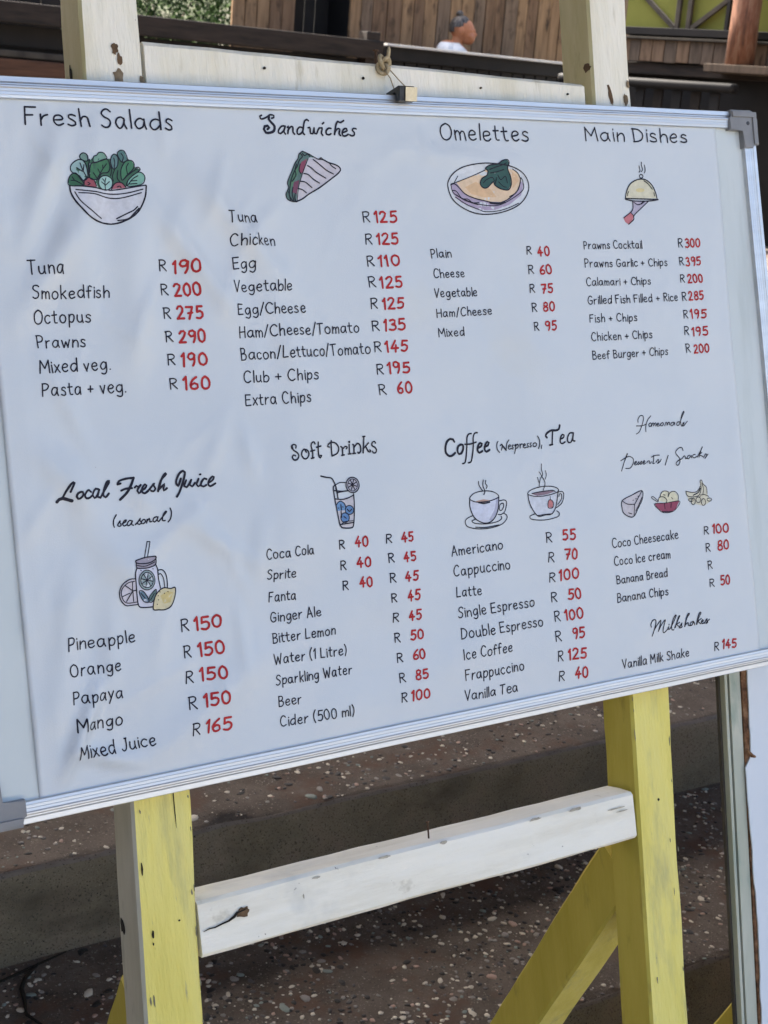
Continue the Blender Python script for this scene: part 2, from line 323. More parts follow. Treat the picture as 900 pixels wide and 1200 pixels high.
def shrub(loc, rad, seed, label):
    r = random.Random(seed); e = empty('shrub', loc); tag(e, label, 'shrub', 'shrubs on the bank behind the deck')
    st = []; Vs = []; Fs = []
    for k in range(5):
        a = r.uniform(0, 6.28); tip = (math.cos(a) * rad * .6, math.sin(a) * rad * .6, rad * r.uniform(.7, 1.2))
        v, f = tube_geo([(0, 0, -0.05), (tip[0] * .4, tip[1] * .4, tip[2] * .5), tip], [0.02, 0.014, 0.005], 6); b = len(Vs); Vs += v; Fs += [tuple(i + b for i in q) for q in f]
    mesh_obj('trunk', Vs, Fs, M_bark, e)
    V = []; F = []; I = []
    cl = [(r.gauss(0, rad * .45), r.gauss(0, rad * .45), rad * r.uniform(.25, 1.3), rad * r.uniform(.2, .42)) for _ in range(16)]
    for q in range(3200):
        cx, cy, cz, cr = r.choice(cl); d = Vector((r.gauss(0, 1), r.gauss(0, 1), r.gauss(0, 1))).normalized() * cr * r.uniform(.6, 1.05)
        p = Vector((cx, cy, cz)) + d; s = r.uniform(.02, .045); n1 = Vector((r.gauss(0, 1), r.gauss(0, 1), r.gauss(0, 1))).normalized(); n2 = n1.orthogonal().normalized(); n1 = n1.cross(n2)
        b = len(V); V += [p - n1 * s, p + n2 * s * .5, p + n1 * s, p - n2 * s * .5]; F.append((b, b + 1, b + 2, b + 3)); I.append(r.choice((0, 1, 2)))
    mesh_obj('crown', V, F, M_grass, e, idx=I)
shrub((6.75, 14.8, hz(6.75, 14.8)), 0.85, 1, 'dark green shrub in the gap beside the left easel post')
shrub((7.9, 16.4, hz(7.9, 16.4)), 0.95, 2, 'pale green shrub higher on the bank, left of the plank wall')
shrub((8.9, 19.6, hz(8.9, 19.6)), 1.3, 3, 'large shrub farthest up the grassy bank behind the deck')
# ================================================================== background buildings
# ---- hut with vertical boards behind the deck rail
hut = empty('plank_fence', (4.5, 9.0, 0.8)); tag(hut, 'tall screen of vertical brown boards with a dark doorway, behind the railing', 'fence')
LH = Matrix.Translation((-4.5, -9.0, -0.8))
r = random.Random(4)
def boards(parent, x0, x1, y, z0, z1, mats, w=(0.085, 0.125), name='board'):
    x = x0
    while x < x1 - 0.02:
        ww = min(r.uniform(*w), x1 - x); t = r.uniform(0.0, 0.010)
        bm = bmesh.new(); box_bm(bm, (x + 0.002, y - 0.022 - t, z0 + r.uniform(0, .02)), (x + ww - 0.004, y - t * .5, z1 + r.uniform(-.03, .03)), 0.003, LH)
        bm_obj(name, bm, r.choice(mats), parent); x += ww
boards(hut, 4.56, 5.03, 9.0, 0.82, 2.9, M_tan[:2])
boards(hut, 5.46, 8.6, 9.0, 0.82, 2.9, M_tan)
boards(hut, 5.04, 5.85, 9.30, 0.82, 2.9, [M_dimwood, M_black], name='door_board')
for x in (4.98, 5.46): box('door_post', (x, 9.003, 0.8), (x + 0.05, 9.29, 2.9), M_black, hut, M=LH)
box('lintel', (4.9, 9.003, 2.66), (5.9, 9.29, 2.90), M_dark, hut, M=LH)
box('backing', (5.52, 9.051, 0.8), (8.6, 9.06, 2.9), M_black, hut, M=LH); box('backing', (4.57, 9.003, 0.8), (4.97, 9.012, 2.9), M_black, hut, M=LH)  # black sheets added behind the boards to stop sunlight leaking through the gaps
for z in (1.2, 2.5): box('back_rail', (5.52, 9.003, z), (8.6, 9.05, z + 0.09), M_dark, hut, M=LH)

# ---- deck railing: heavy beam on the left, capped rail on the right
rl = empty('deck_railing', (1.5, 8.0, 0.8)); tag(rl, 'dark heavy timber railing beam at the deck edge, left of the string', 'railing')
LR = Matrix.Translation((-1.5, -8.0, -0.8))
def bar(name, lo, hi, mat, parent, M, bev=0.006): return box(name, lo, hi, mat, parent, bev, M)
bar('top_beam', (-3.0, 7.97, 1.70), (5.11, 8.10, 1.81), M_dark, rl, LR)
bar('back_beam', (-3.0, 8.06, 1.58), (5.08, 8.14, 1.695), M_black, rl, LR)
bar('middle_board', (-3.0, 7.98, 1.405), (3.6, 8.04, 1.515), M_redwood, rl, LR)
bar('shelf_board', (-3.0, 7.99, 1.525), (3.6, 8.05, 1.56), M_truss, rl, LR)
bar('lower_beam', (-3.0, 8.0, 1.05), (5.1, 8.07, 1.16), M_dark, rl, LR)
for x in (-2.6, -0.9, 0.8, 2.2, 3.52, 5.04): bar('post', (x - 0.05, 8.11 if x < 5 else 7.985, 0.80), (x + 0.05, 8.20 if x < 5 else 8.09, 1.86 if x > 5 else 1.80), M_dark if x > 5 else M_black, rl, LR)
bar('back_panel', (-3.0, 8.21, 0.80), (3.3, 8.23, 1.68), M_black, rl, LR)
rr_ = empty('deck_railing', (6.5, 8.0, 0.8)); tag(rr_, 'black slatted deck railing with thin cap coloured as a sunlit edge in front of the person', 'railing')
LR2 = Matrix.Translation((-6.5, -8.0, -0.8))
bar('cap_rail', (5.12, 7.95, 1.785), (7.6, 8.10, 1.80), M_sunlit_cap, rr_, LR2, 0.003)
bar('top_beam', (5.12, 7.98, 1.70), (7.6, 8.07, 1.784), M_black, rr_, LR2)
x = 5.2
while x < 7.55:
    bar('slat', (x, 8.0, 0.80), (x + 0.085, 8.03, 1.699), M_black, rr_, LR2, 0.003); x += 0.096
bar('post', (6.72, 7.99, 0.8), (6.82, 8.09, 1.784), M_dark, rr_, LR2)

# ---- dark lean-to wall at the far left
lt = empty('dark_shed', (1.8, 9.6, 0.8)); tag(lt, 'dark brown shed wall at the upper left edge, left of the easel post', 'shed')
LT = Matrix.Translation((-1.8, -9.6, -0.8))
x = 0.4
while x < 3.55:
    bm = bmesh.new(); box_bm(bm, (x, 9.58, 0.8), (x + 0.14, 9.6, 2.6), 0.003, LT); bm_obj('board', bm, r.choice([M_dimwood, M_dark]), lt); x += 0.147
box('roof', (0.2, 9.3, 2.602), (3.8, 11.0, 2.66), M_roof, lt, M=LT)
bm = bmesh.new(); box_bm(bm, (0.4, 9.602, 0.8), (0.46, 10.9, 2.6), 0, LT); box_bm(bm, (3.5, 9.602, 0.8), (3.56, 10.9, 2.6), 0, LT); bm_obj('side_wall', bm, M_dimwood, lt)

# ---- side wing on the right: lime wall with crossed bars, board band, dark underside
WX = Vector((0.343, -0.939, 0)).normalized(); WN = Vector((-0.939, -0.343, 0)).normalized()   # along the wall / out of the wall
wing_M = Matrix(((WX.x, -WN.x, 0, 6.51), (WX.y, -WN.y, 0, 7.32), (0, 0, 1, 0), (0, 0, 0, 1)))
wing = empty('lime_pavilion', rot=wing_M); tag(wing, 'lime green pavilion wall with crossed grey bars above a brown board band', 'pavilion')
def wb(name, t0, t1, z0, z1, n0, n1, mat, bev=0.003): return box(name, (t0, n0, z0), (t1, n1, z1), mat, wing, bev)
wb('wall', -0.05, 3.2, 1.995, 3.2, 0.06, 0.122, M_lime, 0)
wb('sill_bar', -0.05, 3.2, 1.985, 2.03, -0.01, 0.055, M_black)
wb('lip', -0.05, 3.2, 1.958, 1.972, -0.03, 0.05, M_truss, 0.002)
r = random.Random(9); t = -0.05
while t < 3.2:
    w = r.uniform(0.075, 0.098); wb('board', t, t + w - 0.004, 1.822 + r.uniform(0, .006), 1.957, 0.0 - r.uniform(0, .006), 0.02, r.choice([M_band, M_band, M_tan[2]])); t += w
wb('under_beam', -0.05, 3.2, 1.75, 1.82, 0.03, 0.12, M_dark)
wb('dark_backing', -0.05, 3.2, 0.0, 1.99, 0.125, 0.16, M_black, 0)
wb('ledge', 0.66, 2.4, 1.778, 1.824, -0.22, 0.029, M_band, 0.004)
def stick(name, a, b, wd=0.014, mat=M_truss):
    A = Vector((a[0], 0.035, a[1])); B = Vector((b[0], 0.035, b[1])); du = (B - A).cross(Vector((0, 1, 0)))
    V, F, I = beam_geo(A, B, du, (0, 1, 0), wd * 2, 0.03, step=0.2, cham=0.002, jit=0.0003); return mesh_obj(name, V, F, mat, wing)
stick('diagonal_bar', (-0.02, 2.295), (0.305, 2.035)); stick('upright_bar', (0.324, 2.9), (0.324, 2.031)); stick('upright_bar', (0.40, 2.9), (0.40, 2.031)); stick('diagonal_bar', (0.92, 2.42), (0.424, 2.034))
stick('upright_bar', (0.662, 2.9), (0.655, 2.031), 0.012, M_black); stick('diagonal_bar', (0.98, 2.16), (1.2, 2.031), 0.016)
pv, pf = tube_geo([(0.845, -0.13, 1.825), (0.843, -0.13, 2.1), (0.846, -0.13, 2.5), (0.845, -0.13, 3.2)], [0.088, 0.084, 0.086, 0.082], 14)
wp = empty('timber_post', rot=wing_M @ Matrix.Translation((0.845, -0.13, 1.825))); tag(wp, 'weathered red brown timber post standing on the ledge at upper right', 'post')
mesh_obj('shaft', [Vector(v) - Vector((0.845, -0.13, 1.825)) for v in pv], pf, M_post, wp, smooth=True)
# bench below the board band
be = empty('bench', rot=wing_M @ Matrix.Translation((0.1, -0.25, 0.8))); tag(be, 'black bench with rounded slatted top in the shade below the pavilion', 'bench')
bm = bmesh.new(); box_bm(bm, (-0.4, -0.05, 0.86), (0.80, 0.05, 0.915), 0.02); bm_obj('top_rail', bm, M_black, be, True)
for k in range(9): box('slat', (-0.36 + k * 0.125, 0.0, 0.45), (-0.30 + k * 0.125, 0.02, 0.858), M_dimwood if k % 2 else M_black, be, 0.003)
box('seat', (-0.4, -0.42, 0.40), (0.80, 0.05, 0.448), M_black, be, 0.006)
for x in (-0.36, 0.72):
    for y in (-0.38, -0.02): box('leg', (x, y, -0.02), (x + 0.05, y + 0.05, 0.399), M_black, be, 0.003)

# ---- person seated behind the railing, head bent to the right
def person():
    bm = bmesh.new()
    SV = [(math.sin(math.pi * i / 10) * math.cos(2 * math.pi * j / 14), math.sin(math.pi * i / 10) * math.sin(2 * math.pi * j / 14), math.cos(math.pi * i / 10)) for i in range(1, 10) for j in range(14)] + [(0, 0, 1), (0, 0, -1)]
    SF = [(i * 14 + j, (i + 1) * 14 + j, (i + 1) * 14 + (j + 1) % 14, i * 14 + (j + 1) % 14) for i in range(8) for j in range(14)] + [(126, j, (j + 1) % 14) for j in range(14)] + [(127, 112 + (j + 1) % 14, 112 + j) for j in range(14)]
    PV = []; PF = []
    def ball(c, rad, sc=(1, 1, 1)):
        b = len(PV); PV.extend((c[0] + x * rad * sc[0], c[1] + y * rad * sc[1], c[2] + z * rad * sc[2]) for x, y, z in SV); PF.extend(tuple(i + b for i in f) for f in SF)
    def limb(a, b, r0, r1):
        a = Vector(a); b = Vector(b); n = 8
        for k in range(n + 1): ball(a.lerp(b, k / n), r0 + (r1 - r0) * k / n)
    # local: +x is where the person looks (to the right), z up from the deck floor
    H = Vector((0.02, 0, 1.135)); ball((-0.10, 0, 0.97), 0.085, (1.0, 1.5, 0.95)); ball((-0.02, 0.0, 0.965), 0.075, (1.2, 1.4, .8))
    ball(H, 0.088, (1.02, 0.82, 1.06)); ball(H + Vector((-0.02, 0, 0.012)), 0.09, (1.0, 0.86, 0.95))
    ball(H + Vector((0.045, 0, -0.055)), 0.058, (1.0, 0.85, 1.0)); ball(H + Vector((0.062, 0, -0.085)), 0.026, (1, 1.1, .8))
    ball(H + Vector((0.098, 0, -0.030)), 0.015, (1.3, .8, 1.1)); ball(H + Vector((0.094, 0, -0.012)), 0.010, (1.0, .8, 1.6)); ball(H + Vector((0.085, 0, 0.004)), 0.014, (1, 1.6, .8)); ball(H + Vector((0.080, 0, -0.060)), 0.013, (1, 1.7, .6))
    for s in (-1, 1): ball(H + Vector((-0.012, s * 0.080, -0.012)), 0.028, (.75, .40, 1.2)); ball(H + Vector((0.062, s * 0.036, 0.0)), 0.016, (1, 1.2, .6)); ball(H + Vector((0.055, s * 0.040, -0.042)), 0.026, (1, .8, 1))
    limb((-0.015, 0, 1.07), (-0.035, 0, 0.97), 0.046, 0.052)
    limb((-0.05, 0, 0.90), (-0.07, 0, 0.52), 0.105, 0.115); ball((-0.045, 0, 0.88), 0.11, (0.9, 1.5, 0.7)); ball((-0.07, 0, 0.55), 0.12, (1, 1.3, 0.9))
    for s in (-1, 1):
        limb((-0.045, s * 0.175, 0.91), (0.0, s * 0.21, 0.66), 0.052, 0.042); limb((0.0, s * 0.21, 0.66), (0.22, s * 0.12, 0.62), 0.040, 0.028)
        ball((0.26, s * 0.10, 0.615), 0.034, (1.3, .7, .6))
        for k in range(5): limb((0.275, s * 0.10 + (k - 2) * 0.014, 0.612), (0.325 - abs(k - 2) * .006, s * 0.10 + (k - 2) * 0.017, 0.598), 0.008, 0.007)
        limb((-0.07, s * 0.09, 0.52), (0.36, s * 0.11, 0.51), 0.085, 0.062); limb((0.36, s * 0.11, 0.51), (0.34, s * 0.11, 0.09), 0.058, 0.038); limb((0.34, s * 0.11, 0.045), (0.46, s * 0.115, 0.03), 0.036, 0.028)
    bm.free(); me = bpy.data.meshes.new('tmp'); me.from_pydata(PV, [], PF); t = bpy.data.objects.new('tmp', me); COL.objects.link(t)
    md = t.modifiers.new('r', 'REMESH'); md.mode = 'VOXEL'; md.voxel_size = 0.0055; sm = t.modifiers.new('s', 'SMOOTH'); sm.iterations = 3; sm.factor = 0.5
    dg = bpy.context.evaluated_depsgraph_get(); out = bpy.data.meshes.new_from_object(t.evaluated_get(dg)); bpy.data.objects.remove(t, do_unlink=True)
    for m in (M_skin, M_shirt, M_trousers): out.materials.append(m)
    for p in out.polygons:
        c = p.center; p.use_smooth = True
        if c.z < 0.585 and not (c.x > 0.2 and c.z > 0.57): p.material_index = 2 if c.z > 0.06 else 0
        elif c.z < 1.03 - max(0, c.x) * .8 and c.z < 1.045 and not (c.x > 0.12): p.material_index = 1
    root = empty('person', (6.06, 8.50, 1.008)); root.rotation_euler.z = math.radians(-38); root.scale = (0.84, 0.84, 0.84); tag(root, 'person with hair in a bun and white top looking down behind the railing', 'person')
    body = bpy.data.objects.new('body', out); COL.objects.link(body); body.parent = root
    # hair cap and bun, a child of the person
    bm = bmesh.new()
    bmesh.ops.create_uvsphere(bm, u_segments=24, v_segments=16, radius=1.0)
    for v in bm.verts:
        q = v.co.copy(); front = q.x * 0.8 - q.z * 0.45
        k = 1.0 if front < 0.18 else 0.90
        v.co = Vector((q.x * 0.096 * k - 0.022, q.y * 0.083 * k, q.z * 0.098 * k + 0.016)) + Vector((0.02, 0, 1.135)) + Vector((noise.noise(q * 6), noise.noise(q * 6 + Vector((5, 0, 0))), 0)) * 0.003
    bmesh.ops.delete(bm, geom=[v for v in bm.verts if v.co.z < 1.10 or (v.co.x > -0.035 and v.co.z < 1.150) or (v.co.x > 0.030 and v.co.z < 1.170) or (v.co.x > 0.055 and v.co.z < 1.185)], context='VERTS')
    b2 = bmesh.ops.create_uvsphere(bm, u_segments=16, v_segments=10, radius=0.030, matrix=Matrix.Translation((-0.018, 0, 1.258)) @ Matrix.Diagonal((1.0, 1.0, 0.85, 1)))
    for v in b2['verts']: v.co += Vector((0, 0, 0.004)) * math.sin(math.atan2(v.co.y, v.co.x + 0.012) * 5)
    bmesh.ops.create_uvsphere(bm, u_segments=12, v_segments=8, radius=0.024, matrix=Matrix.Translation((-0.008, 0, 1.235)))
    bm_obj('hair', bm, M_hair, root, True)
    sv, sf = [], []
    # low stool under the person
    stl = empty('stool', (6.0, 8.50, 0.995)); stl.scale = (0.84, 0.84, 0.84); tag(stl, 'wooden stool under the person behind the railing', 'stool')
    box('seat', (-0.19, -0.17, 0.39), (0.19, 0.17, 0.425), M_dark, stl, 0.005)
    for x in (-0.16, 0.12):
        for y in (-0.14, 0.10): box('leg', (x, y, 0.0), (x + 0.04, y + 0.04, 0.389), M_dark, stl, 0.003)
person()
# lettering and drawings measured on the sheet, tenths of a millimetre
LINES=[["heading","Fresh Salads",993,5615,2280,5602,155],
["heading","Omelettes",5010,5601,6048,5613,156],
["heading","Main Dishes",6758,5636,8130,5650,142],
["dish","Tuna",884,4399,1172,4394,112],
["dish","Smokedfish",893,4198,1554,4194,102],
["dish","Octopus",891,3998,1371,3998,105],
["dish","Prawns",898,3802,1308,3799,98],
["dish","Mixed veg.",893,3597,1500,3598,105],
["dish","Pasta + veg.",895,3408,1616,3402,106],
["dish","Tuna",2697,4808,2978,4811,105],
["dish","Chicken",2701,4609,3142,4612,100],
["dish","Egg",2701,4408,2914,4411,100],
["dish","Vegetable",2692,4210,3257,4211,97],
["dish","Egg/Cheese",2703,4007,3384,4012,98],
["dish","Ham/Cheese/Tomato",2704,3811,3922,3814,99],
["dish","Bacon/Lettuco/Tomato",2703,3616,4016,3614,100],
["dish","Club + Chips",2706,3417,3444,3407,99],
["dish","Extra Chips",2703,3217,3338,3209,99],
["dish","Plain",4782,4479,5007,4483,82],
["dish","Cheese",4781,4292,5130,4292,83],
["dish","Vegetable",4770,4106,5258,4109,82],
["dish","Ham/Cheese",4773,3916,5407,3925,81],
["dish","Mixed",4773,3732,5059,3731,81],
["dish","Prawns Cocktail",6610,4544,7375,4543,80],
["dish","Prawns Garlic + Chips",6601,4360,7696,4356,80],
["dish","Calamari + Chips",6597,4173,7445,4168,79],
["dish","Grilled Fish Filled + Rice",6598,3986,7790,3986,83],
["dish","Fish + Chips",6599,3804,7215,3796,80],
["dish","Chicken + Chips",6598,3616,7395,3612,83],
["dish","Beef Burger + Chips",6589,3429,7593,3430,83],
["dish","Pineapple",874,1327,1463,1320,106],
["dish","Orange",874,1110,1310,1101,101],
["dish","Papaya",873,885,1303,873,102],
["dish","Mango",873,659,1282,651,106],
["dish","Mixed Juice",868,434,1546,432,107],
["dish","Coca Cola",2735,1855,3212,1851,89],
["dish","Sprite",2732,1681,3009,1665,84],
["dish","Fanta",2728,1482,2995,1469,87],
["dish","Ginger Ale",2726,1301,3229,1289,88],
["dish","Bitter Lemon",2727,1114,3356,1103,88],
["dish","Water (1 Litre)",2720,928,3452,905,89],
["dish","Sparkling Water",2721,743,3485,722,88],
["dish","Beer",2725,550,2949,542,88],
["dish","Cider (500 ml)",2721,371,3457,350,89],
["dish","Americano",4682,1656,5273,1657,95],
["dish","Cappuccino",4682,1461,5339,1458,99],
["dish","Latte",4687,1263,4970,1252,95],
["dish","Single Espresso",4683,1067,5579,1056,99],
["dish","Double Espresso",4688,863,5657,852,100],
["dish","Ice Coffee",4688,667,5261,659,99],
["dish","Frappuccino",4691,463,5380,459,99],
["dish","Vanilla Tea",4668,272,5286,264,95],
["dish","Coco Cheesecake",6609,1513,7495,1510,91],
["dish","Coco Ice cream",6614,1330,7361,1319,89],
["dish","Banana Bread",6622,1140,7296,1136,85],
["dish","Banana Chips",6606,955,7282,945,88],
["dish","Vanilla Milk Shake",6600,278,7498,267,92]]
PRICES=[["190",2019,4406,2091,4405,91,2146,4389,2384,4385,105],
["200",2015,4203,2086,4203,91,2141,4188,2377,4191,106],
["275",2016,4004,2087,4004,92,2145,3993,2376,3992,106],
["290",2015,3805,2087,3805,92,2140,3793,2379,3790,106],
["190",2015,3608,2087,3608,92,2137,3591,2379,3590,106],
["160",2014,3403,2085,3402,92,2137,3393,2379,3387,106],
["125",4073,4817,4151,4820,95,4196,4814,4441,4821,99],
["125",4072,4615,4151,4616,94,4199,4614,4435,4618,100],
["110",4071,4412,4150,4415,94,4187,4408,4427,4416,100],
["125",4064,4218,4143,4219,95,4182,4209,4427,4211,100],
["125",4059,4021,4138,4023,94,4185,4011,4419,4015,100],
["135",4058,3821,4137,3821,94,4182,3816,4417,3815,100],
["145",4062,3628,4140,3627,95,4180,3618,4422,3616,100],
["195",4058,3421,4136,3419,95,4177,3420,4420,3416,100],
["60",4058,3227,4137,3226,95,4258,3229,4413,3228,101],
["40",5893,4497,5956,4499,80,6028,4482,6174,4486,88],
["60",5895,4307,5958,4308,80,6034,4300,6175,4302,88],
["75",5888,4120,5950,4121,79,6030,4114,6166,4115,89],
["80",5888,3933,5951,3933,80,6027,3933,6169,3934,89],
["95",5894,3750,5957,3750,80,6028,3745,6174,3744,89],
["300",7869,4550,7933,4552,85,7969,4546,8176,4552,88],
["395",7866,4358,7931,4361,85,7956,4351,8164,4359,88],
["200",7853,4179,7917,4180,85,7960,4171,8169,4174,88],
["285",7854,3984,7918,3984,85,7949,3989,8155,3991,89],
["195",7852,3804,7916,3804,85,7949,3799,8167,3798,89],
["195",7843,3625,7907,3624,85,7944,3615,8172,3611,89],
["200",7844,3443,7909,3443,85,7956,3429,8163,3430,89],
["150",1883,1337,1957,1338,100,2005,1328,2257,1333,107],
["150",1883,1112,1957,1111,100,2012,1108,2262,1105,107],
["150",1875,898,1949,895,100,2004,898,2256,886,107],
["150",1873,676,1947,674,100,2002,676,2251,667,107],
["165",1875,448,1949,446,100,1998,448,2254,439,107],
["40",3477,1863,3539,1860,81,3648,1863,3782,1857,88],
["40",3475,1673,3536,1669,81,3647,1675,3787,1667,88],
["40",3477,1490,3539,1487,81,3650,1493,3784,1485,88],
["45",3974,1862,4038,1859,83,4143,1852,4273,1847,89],
["45",3976,1678,4040,1677,83,4142,1669,4275,1666,89],
["45",3968,1494,4032,1490,83,4134,1488,4275,1480,90],
["45",3963,1313,4027,1310,82,4143,1303,4275,1298,90],
["45",3963,1126,4028,1124,83,4142,1116,4274,1112,90],
["50",3968,937,4032,933,83,4139,936,4275,927,90],
["60",3972,751,4037,747,83,4141,751,4275,743,90],
["85",3973,564,4037,562,83,4144,561,4279,556,90],
["100",3967,376,4032,373,83,4074,377,4278,369,90],
["55",5791,1662,5865,1658,96,5995,1661,6154,1653,103],
["70",5793,1464,5866,1458,96,6001,1467,6156,1455,103],
["100",5788,1266,5862,1264,96,5905,1268,6154,1263,103],
["50",5790,1069,5863,1065,96,5999,1065,6163,1058,102],
["100",5802,871,5876,869,96,5929,867,6156,861,103],
["95",5787,678,5861,675,96,5995,671,6149,664,103],
["125",5790,480,5863,474,96,5917,477,6152,459,103],
["40",5787,280,5861,275,97,5990,276,6151,265,104],
["100",7858,1514,7926,1511,85,7977,1510,8206,1498,95],
["80",7862,1327,7929,1325,86,8032,1325,8194,1321,96],
["",7870,1140,7938,1142,86],
["50",7866,953,7934,950,85,8027,951,8159,945,95],
["145",7855,273,7922,267,86,7968,278,8173,260,95]]
